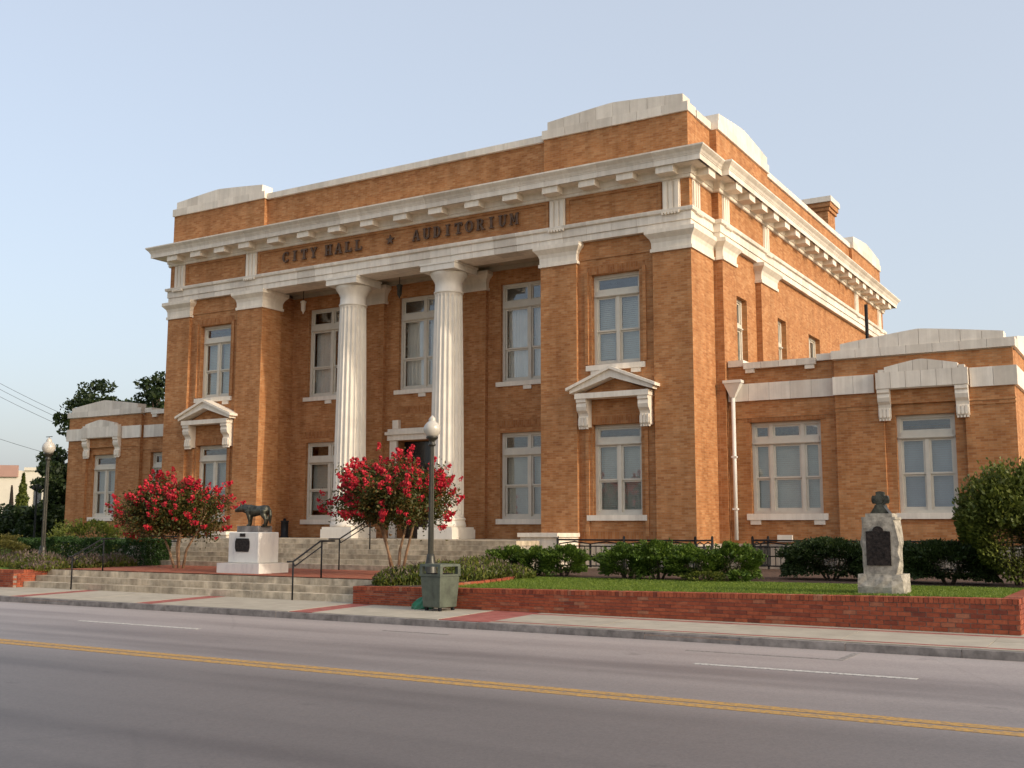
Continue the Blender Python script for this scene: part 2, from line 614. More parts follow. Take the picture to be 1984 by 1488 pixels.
def wall(mb, u0, u1, z0, z1, holes, thick, xf):
    """slab with rectangular openings: front, back, reveals and edges."""
    us = sorted({u0, u1, *[h[0] for h in holes], *[h[1] for h in holes]})
    zs = sorted({z0, z1, *[h[2] for h in holes], *[h[3] for h in holes]})

    def inside(uc, zc):
        return any(h[0] < uc < h[1] and h[2] < zc < h[3] for h in holes)
    for i in range(len(us) - 1):
        for j in range(len(zs) - 1):
            a, b2, c, d = us[i], us[i + 1], zs[j], zs[j + 1]
            if inside((a + b2) / 2, (c + d) / 2):
                continue
            for dd in (0, thick):
                mb.quad(xf(a, dd, c), xf(b2, dd, c), xf(b2, dd, d), xf(a, dd, d))
    for a, b2, c, d in list(holes) + [(u0, u1, z0, z1)]:
        for p, q in (((a, c), (b2, c)), ((b2, c), (b2, d)), ((b2, d), (a, d)), ((a, d), (a, c))):
            mb.quad(xf(p[0], 0, p[1]), xf(q[0], 0, q[1]), xf(q[0], thick, q[1]), xf(p[0], thick, p[1]))
    return mb


# ================================================================== SETTING
PLZ = 0.42                                   # plaza level


def struct(name, mb, mat, **k):
    return tag(mb.build(name, mat, **k), kind='structure')


struct('ground', MB().box(-1500, 1500, -1500, 2500, -1.2, -0.35), 'land')
struct('road', MB().box(-400, 400, -24.0, -11.1, -0.3, -0.15), 'asphalt')
struct('far_pavement', MB().box(-400, 400, -32, -24.0, -0.3, -0.02), 'concrete')


def marking(name, x0, x1, y0, y1, mat):
    return struct(name, MB().box(x0, x1, y0, y1, -0.149, -0.146), mat)


marking('yellow_line', -300, 300, -16.365, -16.195, 'paint_yellow')
marking('yellow_line', -300, 300, -16.595, -16.425, 'paint_yellow')
for k in range(-6, 4):
    x0 = 3.55 + 11.7 * k
    marking('lane_dash', x0, x0 + (2.65 if k else 3.0), -13.55, -13.44, 'paint_white')
# faint parking bay marks beside the kerb
marking('parking_mark', 14.6, 16.75, -12.20, -12.12, 'paint_faint')
marking('parking_mark', 16.65, 16.75, -12.12, -11.3, 'paint_faint')
marking('parking_mark', 9.3, 10.6, -12.12, -12.05, 'paint_faint')


def walk(mb, x0, x1, y0, y1, lift=0.0, th=0.1):
    """piece of pavement that follows the fall of the walk towards the kerb"""
    def z(y):
        return -0.04 * max(0, (-9.1 - y)) / 2.0 + lift
    b = len(mb.v)
    mb.v += [(x0, y0, z(y0) - th), (x1, y0, z(y0) - th), (x1, y1, z(y1) - th), (x0, y1, z(y1) - th),
             (x0, y0, z(y0)), (x1, y0, z(y0)), (x1, y1, z(y1)), (x0, y1, z(y1))]
    mb.f += [tuple(b + i for i in q) for q in ((3, 2, 1, 0), (4, 5, 6, 7), (0, 1, 5, 4), (1, 2, 6, 5), (2, 3, 7, 6), (3, 0, 4, 7))]
    return mb


pav = struct('pavement', walk(MB(), -300, 200, -10.95, -4.0, -0.03, 0.3), 'mortar')
BANDS = [(-14.6, -14.1), (-10.4, -9.9), (-6.2, -5.7), (-2.25, -1.75), (1.95, 2.45), (6.2, 6.75), (9.6, 10.6), (24, 24.6)]
for a, b2 in BANDS:
    walk(MB(), a, b2, -10.94, -8.9, 0.0).build('paver_band', 'paver_band', pav)
edge = -40.0
for a, b2 in BANDS:
    y1 = -8.8
    lo = -10.94
    x0 = edge
    hi = a - 0.012
    if hi - x0 > 0.5:
        n = max(1, round((hi - x0) / 1.9))
        w = (hi - x0) / n
        rows = [(lo, -9.95), (-9.94, y1)] if x0 < 10.4 else [(-10.74, -10.05), (-10.04, -9.48)]
        for i in range(n):
            for (r0, r1) in rows:
                walk(MB(), x0 + i * w, x0 + (i + 1) * w - 0.01, r0, r1, rng.uniform(0, 0.003)).build('paving_slab', 'concrete', pav)
        if x0 > 10.4:
            walk(MB(), x0, hi, -10.84, -10.752, 0.001).build('paver_band', 'paver_band', pav)
            walk(MB(), x0, hi, -10.94, -10.85, 0.001).build('paving_slab', 'concrete', pav)
            walk(MB(), x0, hi, -9.465, -9.33, 0.001).build('paver_band', 'paver_band', pav)
            walk(MB(), x0, hi, -9.32, -8.9, 0.001).build('paving_slab', 'concrete', pav)
    edge = b2 + 0.012
kerb = struct('kerb', MB().box(-300, 200, -11.08, -10.96, -0.29, -0.075), 'mortar')
km = MB().box(0, 1.49, -0.16, 0, -0.25, 0.108)
for q in range(4, 8):
    if km.v[q][1] < -0.1:
        km.v[q] = (km.v[q][0], -0.135, km.v[q][2])
kme = km.mesh('kerb_stone', 'kerb_stone')
for k in range(-28, 20):
    place('kerb_stone', kme, (k * 1.5, -10.945 + rng.uniform(-0.004, 0.004), -0.15 + rng.uniform(-0.006, 0.004)), kerb)

# plaza, planted beds and lawn
struct('plaza', MB().box(-4.75, 6.25, -8.12, -4.0, -0.2, PLZ), 'paver')


def lawn_z(x, y):
    f = min(1, max(0, (y + 9.0) / 3.5))
    return (0.252 + 0.0138 * x) * (1 - f) + (0.40 + 0.004 * x) * f


def sheet(x0, x1, y0, y1, nx, ny, zf, skirt=0.5):
    mb = MB()
    for j in range(ny + 1):
        for i in range(nx + 1):
            x, y = x0 + (x1 - x0) * i / nx, y0 + (y1 - y0) * j / ny
            mb.v.append((x, y, zf(x, y)))
    for j in range(ny):
        for i in range(nx):
            a = j * (nx + 1) + i
            mb.f.append((a, a + 1, a + nx + 2, a + nx + 1))
    return mb


LX0, LX1 = 6.27, 18.3
struct('lawn', sheet(LX0, LX1, -8.95, -4.9, 24, 10, lawn_z), 'turf')
struct('flower_bed', sheet(LX0, LX1, -5.5, 1.9, 24, 8, lambda x, y: lawn_z(x, y) + 0.02 * min(1, max(0, (y + 5.5) / 0.3)) - 0.012), 'mulch')
struct('flower_bed', sheet(LX0, 8.36, -8.95, -5.3, 4, 8, lambda x, y: lawn_z(x, y) + 0.01), 'mulch')
struct('flower_bed', sheet(-20, -4.78, -8.95, 1.9, 24, 10, lambda x, y: PLZ - 0.03), 'mulch')
struct('lawn', sheet(-40, -5.6, -8.9, -7.2, 20, 4, lambda x, y: PLZ - 0.012), 'turf')
struct('lawn', sheet(-90, -17.6, -8.9, 60, 12, 12, lambda x, y: PLZ - 0.045), 'turf')
struct('side_yard', MB().box(18.55, 60, -9.0, 40, -0.3, -0.02), 'concrete')


# low steps from the pavement up to the plaza
def course(parent, name, x0, x1, y0, y1, z0, z1, mat, length, gap=0.006, jit=0.0):
    n = max(1, round((x1 - x0) / length))
    cuts = [x0] + sorted(x0 + (x1 - x0) * (i + rng.uniform(-jit, jit)) / n for i in range(1, n)) + [x1]
    for a, b2 in zip(cuts[:-1], cuts[1:]):
        mb = MB().box(a + gap / 2, b2 - gap / 2, y0, y1, z0, z1)
        mb.build(name, mat, parent)


fs = struct('front_steps', MB().box(-4.72, 6.2, -8.75, -8.1, -0.2, 0.10), 'mortar')
for k in range(3):
    y0 = -8.86 + 0.34 * k
    course(fs, 'stone_slab', -4.74, 6.22, y0, -8.11 if k < 2 else y0 + 0.36, 0.14 * k + (0.002 if k else -0.1), 0.14 * (k + 1), 'step_stone', 1.75, jit=0.3)

# flight up to the porch and the porch floor
st = struct('entrance_stairs', MB().box(-5.40, 5.40, -2.3, 1.9, 0.0, 1.049), 'base_stone')
for s_ in (-1, 1):
    MB().box(*((5.402, 6.06) if s_ > 0 else (-6.06, -5.402)), -2.3, -1.31, 0.0, 1.049).build('stair_core', 'base_stone', st)
NR, TR = 6, 0.32
RH = (1.18 - PLZ) / NR
for k in range(NR):
    y0 = -4.1 + TR * k
    y1 = y0 + TR + 0.06 if k < NR - 1 else 1.85
    if k < NR - 1:
        course(st, 'stone_slab', -6.1, 6.1, y0, y1, PLZ + RH * k + (0.002 if k else -0.2), PLZ + RH * (k + 1), 'step_stone', 1.8, jit=0.3)
    else:
        for j, (a, b2) in enumerate(((y0, -1.3), (-1.294, 0.25), (0.256, 1.85))):
            course(st, 'stone_slab', -6.1 if j == 0 else -5.38, 6.1 if j == 0 else 5.38, a, b2, PLZ + RH * k + 0.002, PLZ + RH * (k + 1), 'step_stone', 1.8, jit=0.2)
for k in range(1, NR - 1):
    MB().box(-6.06, 6.06, -4.1 + TR * k + 0.05, -2.3, PLZ - 0.1, PLZ + RH * k - 0.004).build('stair_core', 'base_stone', st)

# ================================================================== CITY HALL
CH = thing('city_hall', 'brown brick city hall with white stone trim and two fluted columns at its porch', 'building', (0, 0, 1.1))
W, PI_, PO = 10.0, 5.41, 6.56                # half width, inner and outer edge of the porch pier
ZB, ZCB, ZAB, ZAT, ZFB, ZCT, ZAT2 = 1.1, 8.90, 9.50, 10.03, 11.14, 11.50, 12.70
DEP = 22.0


def part(mb, name, mat, smooth=False, fix=True, parent=None):
    return mb.build(name, mat, parent or CH, smooth, fix)


# window: frame with mullions, sashes, transom; panes, sill and blind are its sub-parts
def window(u0, u1, z0, z1, xf, cols, ztr, transom='each', blind='blind', sill=True, zrail=None, dark=False, d=0.0, sillz=0.15, sillo=0.16, blind_to=None, feet=False):
    fw_, fd = 0.085, 0.12
    mb = MB()

    def bx(a, b2, c, e, d0, d1):
        mb.box(a, b2, d0, d1, c, e, xf=lambda u, dd, z: xf(u, dd, z))
    tot = sum(cols)
    mull = 0.10
    inner = (u1 - u0) - 2 * fw_ - mull * (len(cols) - 1)
    edges = []
    u = u0 + fw_
    for c in cols:
        w = inner * c / tot
        edges.append((u, u + w))
        u += w + mull
    bx(u0, u0 + fw_, z0, z1, d, d + fd)
    bx(u1 - fw_, u1, z0, z1, d, d + fd)
    bx(u0 + fw_, u1 - fw_, z1 - fw_, z1, d, d + fd)
    bx(u0 + fw_, u1 - fw_, z0, z0 + fw_ * 0.9, d, d + fd)
    zt0, zt1 = ztr
    bx(u0 + fw_, u1 - fw_, zt0, zt1, d - 0.02, d + fd)
    bx(u0 + fw_ * 0.4, u1 - fw_ * 0.4, zt0 + 0.02, zt0 + 0.06, d - 0.05, d - 0.021)
    for (a, b2), (c, e) in zip(edges[:-1], edges[1:]):
        bx(b2, c, z0 + fw_ * 0.9, zt0, d + 0.005, d + fd)
        if transom == 'each':
            bx(b2, c, zt1, z1 - fw_, d + 0.005, d + fd)
    panes = []
    zr = zrail if zrail else (z0 + zt0) / 2
    sr = 0.05
    for a, b2 in edges:
        # upper sash (outer) and lower sash set a little deeper
        for (c, e, dd) in ((zr, zt0, d + 0.035), (z0 + fw_ * 0.9, zr, d + 0.075)):
            bx(a, a + sr, c, e, dd, dd + 0.04)
            bx(b2 - sr, b2, c, e, dd, dd + 0.04)
            bx(a + sr, b2 - sr, c, c + sr * (1.5 if c < zr - 0.01 else 0.9), dd, dd + 0.04)
            bx(a + sr, b2 - sr, e - sr, e, dd, dd + 0.04)
            panes.append((a + sr, b2 - sr, c + sr, e - sr, dd + 0.02))
    for a, b2 in (edges if transom == 'each' else [(u0 + fw_, u1 - fw_)]):
        bx(a, a + sr, zt1, z1 - fw_, d + 0.04, d + 0.08)
        bx(b2 - sr, b2, zt1, z1 - fw_, d + 0.04, d + 0.08)
        bx(a + sr, b2 - sr, zt1, zt1 + sr, d + 0.04, d + 0.08)
        bx(a + sr, b2 - sr, z1 - fw_ - sr, z1 - fw_, d + 0.04, d + 0.08)
        panes.append((a + sr, b2 - sr, zt1 + sr, z1 - fw_ - sr, d + 0.06))
    win = part(mb, 'window', 'frame_paint')
    for a, b2, c, e, dd in panes:
        q = MB().box(a - 0.005, b2 + 0.005, dd, dd + 0.006, c - 0.005, e + 0.005, xf=xf)
        q.build('pane', 'glass', win)
    if sill:
        q = MB().box(u0 - sillo, u1 + sillo, -0.07, d + 0.06, z0 - sillz, z0 - 0.002, xf=xf)
        q.build('sill', 'stone', win)
        if feet:
            for c in feet:
                MB().box(c - 0.14, c + 0.14, -0.05, 0.05, z0 - sillz - 0.12, z0 - sillz - 0.003, xf=xf).build('sill_block', 'stone', win)
    if blind:
        for a, b2 in edges:
            lo = z0 + 0.05 if blind_to is None else blind_to
            if blind != 'curtain':
                r_ = rng.random()
                lo += 0.0 if r_ < 0.72 else (zt0 - z0) * rng.choice((0.08, 0.14, 0.2))
            if blind == 'curtain':
                q = MB()
                n = 26
                for i in range(n):
                    ua, ub = a + (b2 - a) * i / n, a + (b2 - a) * (i + 1) / n
                    da, db = (d + 0.24 + 0.025 * math.sin(i * 1.9) + 0.012 * math.sin(i * 0.7), d + 0.24 + 0.025 * math.sin((i + 1) * 1.9) + 0.012 * math.sin((i + 1) * 0.7))
                    q.quad(xf(ua, da, lo), xf(ub, db, lo), xf(ub, db, zt0), xf(ua, da, zt0))
                q.build('curtain', 'curtain', win, smooth=True, fix='weld')
            else:
                q = MB()
                n = max(8, int((zt0 - lo) / 0.055))
                hh = (zt0 - lo) / n
                for i in range(n):
                    zz = lo + i * hh
                    q.quad(xf(a, d + 0.20, zz), xf(b2, d + 0.20, zz), xf(b2, d + 0.225, zz + hh * 0.98), xf(a, d + 0.225, zz + hh * 0.98))
                q.build('blind', blind, win, fix=False)
    return win


# --- front wall pieces
LW = (6.97, 8.43, 1.86, 4.32)               # pavilion windows (mirrored)
UW = (6.97, 8.43, 5.97, 8.53)
for s in (-1, 1):
    def X(a, b2, s=s):
        return (a, b2) if s > 0 else (-b2, -a)
    # piers
    x0, x1 = X(PI_, PO)
    part(MB().box(x0, x1, 0.0, 0.95, ZB + 0.25 - 1.2, ZAB), 'pier', 'brick')
    x0, x1 = X(8.89, W)
    part(MB().box(x0, x1, 0.0, 1.65, ZB, ZAB), 'pier', 'brick')
    # recessed bay with its two windows
    x0, x1 = X(PO, 8.89)
    hs = [(*X(LW[0], LW[1]), LW[2] - 0.15, LW[3]), (*X(UW[0], UW[1]), UW[2], UW[3])]
    part(wall(MB(), x0, x1, ZB, ZAB, hs, 0.32, front(0.13)), 'wall', 'brick', fix='weld')
    # thin stepped frame of brick round the windows
    a, b2 = X(6.78, 8.64)
    for q0, q1 in ((a, a + 0.10), (b2 - 0.10, b2)):
        part(MB().box(q0, q1, 0.075, 0.128, ZB + 0.2, 4.2), 'brick_strip', 'brick')
        part(MB().box(q0, q1, 0.075, 0.128, 6.0, 8.62), 'brick_strip', 'brick')
    for zz in (4.33, 8.545):
        part(MB().box(x0 + 0.28, x1 - 0.28, 0.118, 0.129, zz, zz + 0.22), 'soldier_course', 'soldier_brick')
    part(MB().box(x0 + 0.004, x1 - 0.004, 0.10, 0.129, 8.98, 9.03), 'brick_strip', 'brick')
    part(MB().box(x0 + 0.004, x1 - 0.004, 0.09, 0.129, ZB, 1.42), 'soldier_course', 'soldier_brick')
    window(*X(LW[0], LW[1]), LW[2], LW[3], front(0.13), (1, 1), (3.76, 3.94), 'one', 'blind', d=0.17, zrail=2.80)
    window(*X(UW[0], UW[1]), UW[2], UW[3], front(0.13), (1, 1), (7.90, 8.08), 'one', 'blind', d=0.17, zrail=6.93,
           feet=[(X(LW[0], LW[1])[0] + 0.12), (X(LW[0], LW[1])[1] - 0.12)])
    # pediment on scrolled brackets over the lower window
    c = 7.72 * s
    ped = part(MB().box(c - 1.10, c + 1.10, -0.27, 0.125, 5.02, 5.17), 'pediment', 'stone')
    mb = MB()
    zb, za = 5.172, 5.80
    for sg in (-1, 1):
        poly = [(c + sg * 1.24, zb), (c, za - 0.26 + 0.02), (c, za), (c + sg * 1.24, zb + 0.10)]
        mb.prism(poly, -0.285, 0.128, front(0))
        poly = [(c + sg * 1.33, zb + 0.075), (c, za - 0.02), (c, za + 0.06), (c + sg * 1.33, zb + 0.155)]
        mb.prism(poly, -0.36, 0.129, front(0))
    mb.build('raking_cornice', 'stone', ped)
    MB().prism([(c - 0.95, zb), (c + 0.95, zb), (c, za - 0.2)], 0.03, 0.127, front(0)).build('tympanum', 'brick', ped)
    for sg in (-1, 1):
        bc = c + sg * 0.92
        prof = [(0.125, 5.018), (-0.24, 5.018), (-0.24, 4.93), (-0.20, 4.90), (-0.22, 4.80), (-0.19, 4.70), (-0.10, 4.62), (-0.07, 4.55), (-0.11, 4.45), (-0.12, 4.32), (-0.08, 4.25), (0.125, 4.25)]
        q = MB().prism(prof, bc - 0.15, bc + 0.15, lambda yv, d, z: (d, yv, z))
        br = q.build('bracket', 'stone', ped)
        q = MB()
        for k in range(3):
            q.box(bc - 0.12 + k * 0.09, bc - 0.06 + k * 0.09, -0.135, -0.07, 4.29, 4.52)
        for k in range(4):
            q.box(bc - 0.135 + k * 0.073, bc - 0.085 + k * 0.073, -0.10, -0.03, 4.20, 4.249)
        q.build('bracket_fluting', 'stone', br)

# pier capitals
CAPP = [(0.0, ZCB), (0.05, ZCB), (0.05, ZCB + 0.09), (0.02, ZCB + 0.10), (0.025, ZCB + 0.26), (0.06, ZCB + 0.36), (0.12, ZCB + 0.43), (0.17, ZCB + 0.49), (0.17, ZCB + 0.598), (0.0, ZCB + 0.598)]
for s in (-1, 1):
    for a, b2, y1 in ((PI_, PO, 0.95), (8.89, W, 1.65)):
        x0, x1 = (a, b2) if s > 0 else (-b2, -a)
        part(MB().ring([(x0, 0), (x1, 0), (x1, y1), (x0, y1)], CAPP), 'pier_capital', 'stone')

# porch: return walls, back wall with windows and door, ceiling
for s in (-1, 1):
    x0 = 5.62 * s
    part(MB().box(min(x0, x0 + 0.3 * s), max(x0, x0 + 0.3 * s), 0.95, 1.8, 1.181, ZAB), 'wall', 'brick')
PW = [(-4.91, -2.96), (2.96, 4.91)]
holes = []
for a, b2 in PW:
    holes += [(a, b2, 1.62, 4.40), (a, b2, 5.97, 9.06)]
holes += [(-0.98, 0.98, 5.97, 9.06), (-0.95, 0.95, 1.182, 4.30)]
BY = 1.80
part(wall(MB(), -5.62, 5.62, 1.181, 9.62, holes, 0.35, front(BY)), 'wall', 'brick', fix='weld')
for c in (-2.0, 2.0):
    part(MB().box(c - 0.5, c + 0.5, BY - 0.16, BY - 0.003, 1.181, ZCB), 'pilaster', 'brick')
    part(MB().ring([(c - 0.5, BY), (c - 0.5, BY - 0.16), (c + 0.5, BY - 0.16), (c + 0.5, BY)], CAPP, closed=False), 'pier_capital', 'stone')
for a, b2 in PW:
    window(a, b2, 1.78, 4.40, front(BY), (1, 1), (3.70, 3.90), 'each', 'blind', d=0.12, zrail=2.78, sillz=0.16, sillo=0.12)
for i, (a, b2) in enumerate(PW + [(-0.98, 0.98)]):
    window(a, b2, 5.97, 9.06, front(BY), (1, 1), (8.28, 8.50), 'each', 'curtain', d=0.12, zrail=7.0, sillz=0.14, sillo=0.14, feet=[(a + b2) / 2])
for a, b2 in PW + [(-0.98, 0.98)]:
    part(MB().box(a - 0.05, b2 + 0.05, BY - 0.012, BY - 0.002, 4.55 if a < -1 or a > 1 else 5.2, 4.77 if a < -1 or a > 1 else 5.42), 'soldier_course', 'soldier_brick')
# door surround and door
door = part(MB().box(-0.93, 0.93, BY + 0.30, BY + 0.36, 1.182, 3.55), 'door', 'door_wood')
q = MB()
for sg in (-1, 1):
    q.box(sg * 0.08 if sg > 0 else -0.85, 0.85 if sg > 0 else -0.08, BY + 0.27, BY + 0.299, 1.40, 1.55)
    for a in (0.06, 0.78):
        xx = a * sg
        q.box(min(xx, xx + 0.1 * sg), max(xx, xx + 0.1 * sg), BY + 0.265, BY + 0.298, 1.25, 3.5)
    q.box(0.16 if sg > 0 else -0.78, 0.78 if sg > 0 else -0.16, BY + 0.268, BY + 0.298, 3.38, 3.5)
q.build('door_frame', 'door_wood', door)
for sg in (-1, 1):
    MB().box(0.10 * sg if sg > 0 else -0.15, 0.15 if sg > 0 else -0.10, BY + 0.22, BY + 0.264, 2.0, 2.35).build('handle', 'bronze', door)
MB().box(-0.93, 0.93, BY + 0.32, BY + 0.34, 3.56, 4.30).build('pane', 'dark_glass', door)
srd = part(MB().box(-1.23, -0.951, BY - 0.09, BY + 0.2, 1.182, 4.32), 'door_surround', 'stone')
MB().box(0.951, 1.23, BY - 0.09, BY + 0.2, 1.182, 4.32).build('jamb', 'stone', srd)
MB().box(-1.3, 1.3, BY - 0.14, BY + 0.2, 4.322, 4.50).box(-1.36, 1.36, BY - 0.2, BY + 0.1, 4.502, 4.60).box(-1.3, 1.3, BY - 0.12, BY + 0.1, 4.602, 4.70).build('lintel', 'stone', srd)
for c in (-0.98, 0.98):
    MB().box(c - 0.12, c + 0.12, BY - 0.13, BY + 0.05, 4.702, 4.98).build('lintel_block', 'stone', srd)
part(MB().box(-5.9, 5.9, 0.91, BY + 0.2, 9.625, 9.8), 'ceiling', 'ceiling_plaster')
part(MB().box(-5.6, 5.6, BY - 0.10, BY - 0.002, ZAB, 9.622), 'ceiling_band', 'ceiling_plaster')
part(MB().box(-5.6, 5.6, 0.0, 0.90, ZAB + 0.01, 9.9), 'porch_beam', 'stone')

# hanging lanterns of the porch
for (px, py, pz) in ((-0.35, 0.95, 9.60), (-4.75, 1.3, 9.60)):
    ln = part(MB().tube([(px, py, pz + 0.02), (px, py, pz - 0.30)], 0.012, 6), 'lantern', 'iron')
    MB().lathe([(0.02, 0), (0.10, -0.04), (0.11, -0.09), (0.085, -0.10), (0.075, -0.36), (0.03, -0.42), (0.012, -0.48)], 10, (px, py, pz - 0.30)).build('lantern_body', 'lamp_metal' if px > -1 else 'stone', ln, smooth=True)

# --- columns
for s in (-1, 1):
    cx, cy = 1.88 * s, 0.50
    plinth = part(MB().box(cx - 0.59, cx + 0.59, cy - 0.59, cy + 0.59, 1.46, 1.53).box(cx - 0.62, cx + 0.62, cy - 0.62, cy + 0.62, 1.182, 1.459), 'column', 'column_stone')
    MB().lathe([(0.57, 1.531), (0.59, 1.57), (0.58, 1.62), (0.575, 1.64), (0.555, 1.70), (0.545, 1.72), (0.57, 1.74), (0.57, 1.78), (0.525, 1.82)], 48, (cx, cy, 0)).build('base', 'column_stone', plinth, smooth=True)
    NF, per = 20, 8
    z0, z1 = 1.815, 8.62
    mb = MB()
    zs = [z0 + (z1 - z0) * i / 16 for i in range(17)]
    zs = [z0, z0 + 0.05, z0 + 0.12] + zs[1:-1] + [z1 - 0.12, z1 - 0.05, z1]
    n = NF * per
    for z in zs:
        f = (z - z0) / (z1 - z0)
        rad = 0.515 - 0.09 * f ** 1.5
        dep = 0.052 * min(1, max(0, (z - z0 - 0.03) / 0.08), max(0, (z1 - 0.03 - z) / 0.08))
        for k in range(n):
            a = 2 * math.pi * k / n
            ph = (k % per) / per
            fl = 0 if ph < 0.13 else math.sin(math.pi * (ph - 0.125) / 0.875) ** 0.7
            r = rad - dep * fl
            mb.v.append((cx + r * math.cos(a), cy + r * math.sin(a), z))
    for i in range(len(zs) - 1):
        for k in range(n):
            k2 = (k + 1) % n
            mb.f.append((i * n + k, i * n + k2, (i + 1) * n + k2, (i + 1) * n + k))
    mb.build('shaft', 'column_stone', plinth, fix=False)
    MB().lathe([(0.42, 8.60), (0.455, 8.62), (0.46, 8.66), (0.43, 8.69), (0.42, 8.93), (0.44, 8.97), (0.45, 9.0), (0.50, 9.08), (0.56, 9.17), (0.585, 9.24), (0.57, 9.262)], 48, (cx, cy, 0)).build('capital', 'column_stone', plinth, smooth=True)
    MB().box(cx - 0.63, cx + 0.63, cy - 0.63, cy + 0.63, 9.263, 9.44).box(cx - 0.655, cx + 0.655, cy - 0.655, cy + 0.655, 9.441, 9.498).build('abacus', 'column_stone', plinth)

# --- side walls of the main block (right and left alike)
SX = 10.08
SW_ = [(3.15, 4.15, 5.0, 8.2), (7.05, 8.0, 5.0, 8.2), (10.6, 12.0, 5.0, 8.2), (15.2, 16.3, 5.0, 8.2)]
for s in (-1, 1):
    xf = rightf(SX) if s > 0 else leftf(-SX)
    part(wall(MB(), 1.66, DEP, ZB, ZAB, SW_, 0.35, xf), 'wall', 'brick', fix='weld')
    for a, b2, c, e in SW_:
        window(a, b2, c, e, xf, (1, 1) if b2 - a > 1.2 else (1,), (7.30, 7.46), 'each', 'blind', d=0.16, zrail=6.1, sill=False)
    for a, b2 in ((1.67, 2.75), (5.0, 6.55), (DEP - 1.3, DEP)):
        q = MB().box(a, b2, -0.18, -0.003, ZB, ZCB, xf=xf)
        part(q, 'pilaster', 'brick')
        path = [(SX * s, a), ((SX + 0.18) * s, a), ((SX + 0.18) * s, b2), (SX * s, b2)]
        if s < 0:
            path = path[::-1]
        part(MB().ring(path, CAPP, closed=False), 'pier_capital', 'stone')
part(MB().box(-SX, SX, DEP - 0.3, DEP, ZB, ZAB), 'wall', 'brick')

# --- entablature round the block
FOOT = [(-W, 0), (W, 0), (W, 1.65), (W + 0.2, 1.65), (W + 0.2, DEP), (-W - 0.2, DEP), (-W - 0.2, 1.65), (-W, 1.65)]


def inset(d):
    a, b2 = W - d, W + 0.2 - d
    return [(-a, d), (a, d), (a, 1.65 + d), (b2, 1.65 + d), (b2, DEP - d), (-b2, DEP - d), (-b2, 1.65 + d), (-a, 1.65 + d)]


ARCH = [(-0.5, ZAB + 0.004), (0.015, ZAB + 0.004), (0.015, 9.675), (0.005, 9.685), (0.045, 9.69), (0.045, 9.90), (0.035, 9.91), (0.06, 9.92), (0.10, 9.935), (0.115, 10.0), (0.115, ZAT), (-0.2, ZAT + 0.01)]
def shrink(prof):
    z0, z1 = min(z for _, z in prof), max(z for _, z in prof)
    return [(o - 0.012, min(max(z, z0 + 0.012), z1 - 0.012)) for o, z in prof]


def run(parent, name, prof, p0, p1, m0, m1, n, mat='stone_block', gap=0.007):
    """blocks of a moulding laid along one straight wall; m = +1 outer mitre, -1 inner mitre"""
    (xa, ya), (xb, yb) = p0, p1
    L = math.hypot(xb - xa, yb - ya)
    ux, uy = (xb - xa) / L, (yb - ya) / L
    nx, ny = uy, -ux
    k = len(prof)
    for i in range(n):
        a, b2 = L * i / n, L * (i + 1) / n
        mb = MB()
        for end, (s_, mt, sg) in enumerate(((a, m0 if i == 0 else 0, -1), (b2, m1 if i == n - 1 else 0, 1))):
            for o, z in prof:
                q = s_ + sg * mt * o if mt else s_ - sg * gap / 2
                mb.v.append((xa + ux * q + nx * o, ya + uy * q + ny * o, z))
        mb.f.append(tuple(range(k)))
        mb.f.append(tuple(range(2 * k - 1, k - 1, -1)))
        for j in range(k):
            j2 = (j + 1) % k
            mb.f.append((j, k + j, k + j2, j2))
        mb.build(name, mat, parent)


def entab(prof, name, pname, nf):
    core = part(MB().ring(FOOT, shrink(prof)), name, 'stone')
    a = W
    run(core, pname, prof, (-a, 0), (a, 0), 1, 1, nf)
    run(core, pname, prof, (a, 0), (a, 1.65), 1, -1, 2)
    run(core, pname, prof, (a, 1.65), (a + 0.2, 1.65), -1, 1, 1)
    run(core, pname, prof, (a + 0.2, 1.65), (a + 0.2, DEP), 1, 1, 26)


entab(ARCH, 'architrave', 'architrave_stone', 26)
part(MB().ring(FOOT, [(-0.02, ZAT), (-0.02, 10.84)]), 'frieze', 'brick')
for x0, x1 in ((-9.17, -6.26), (-5.68, 5.68), (6.26, 9.17)):           # raised border of each frieze panel
    q = MB()
    q.box(x0, x1, -0.012, 0.018, ZAT + 0.012, ZAT + 0.10).box(x0, x1, -0.012, 0.018, 10.76, 10.838)
    q.box(x0, x0 + 0.09, -0.012, 0.018, ZAT + 0.101, 10.759).box(x1 - 0.09, x1, -0.012, 0.018, ZAT + 0.101, 10.759)
    part(q, 'panel_border', 'brick')
BED = [(-0.3, 10.842), (0.03, 10.842), (0.05, 10.86), (0.05, 10.93), (0.08, 10.94), (0.085, 11.10), (0.12, ZFB - 0.004), (0.40, ZFB - 0.002)]
part(MB().ring(FOOT, BED), 'bed_moulding', 'stone')
CORN = [(0.05, ZFB), (0.475, ZFB), (0.475, ZFB - 0.02), (0.49, ZFB - 0.02), (0.49, 11.27), (0.505, 11.275), (0.505, 11.295), (0.525, 11.32), (0.55, 11.37), (0.60, 11.42), (0.625, 11.45), (0.635, 11.46), (0.635, ZCT), (-0.06, 11.57)]
entab(CORN, 'cornice', 'cornice_stone', 24)
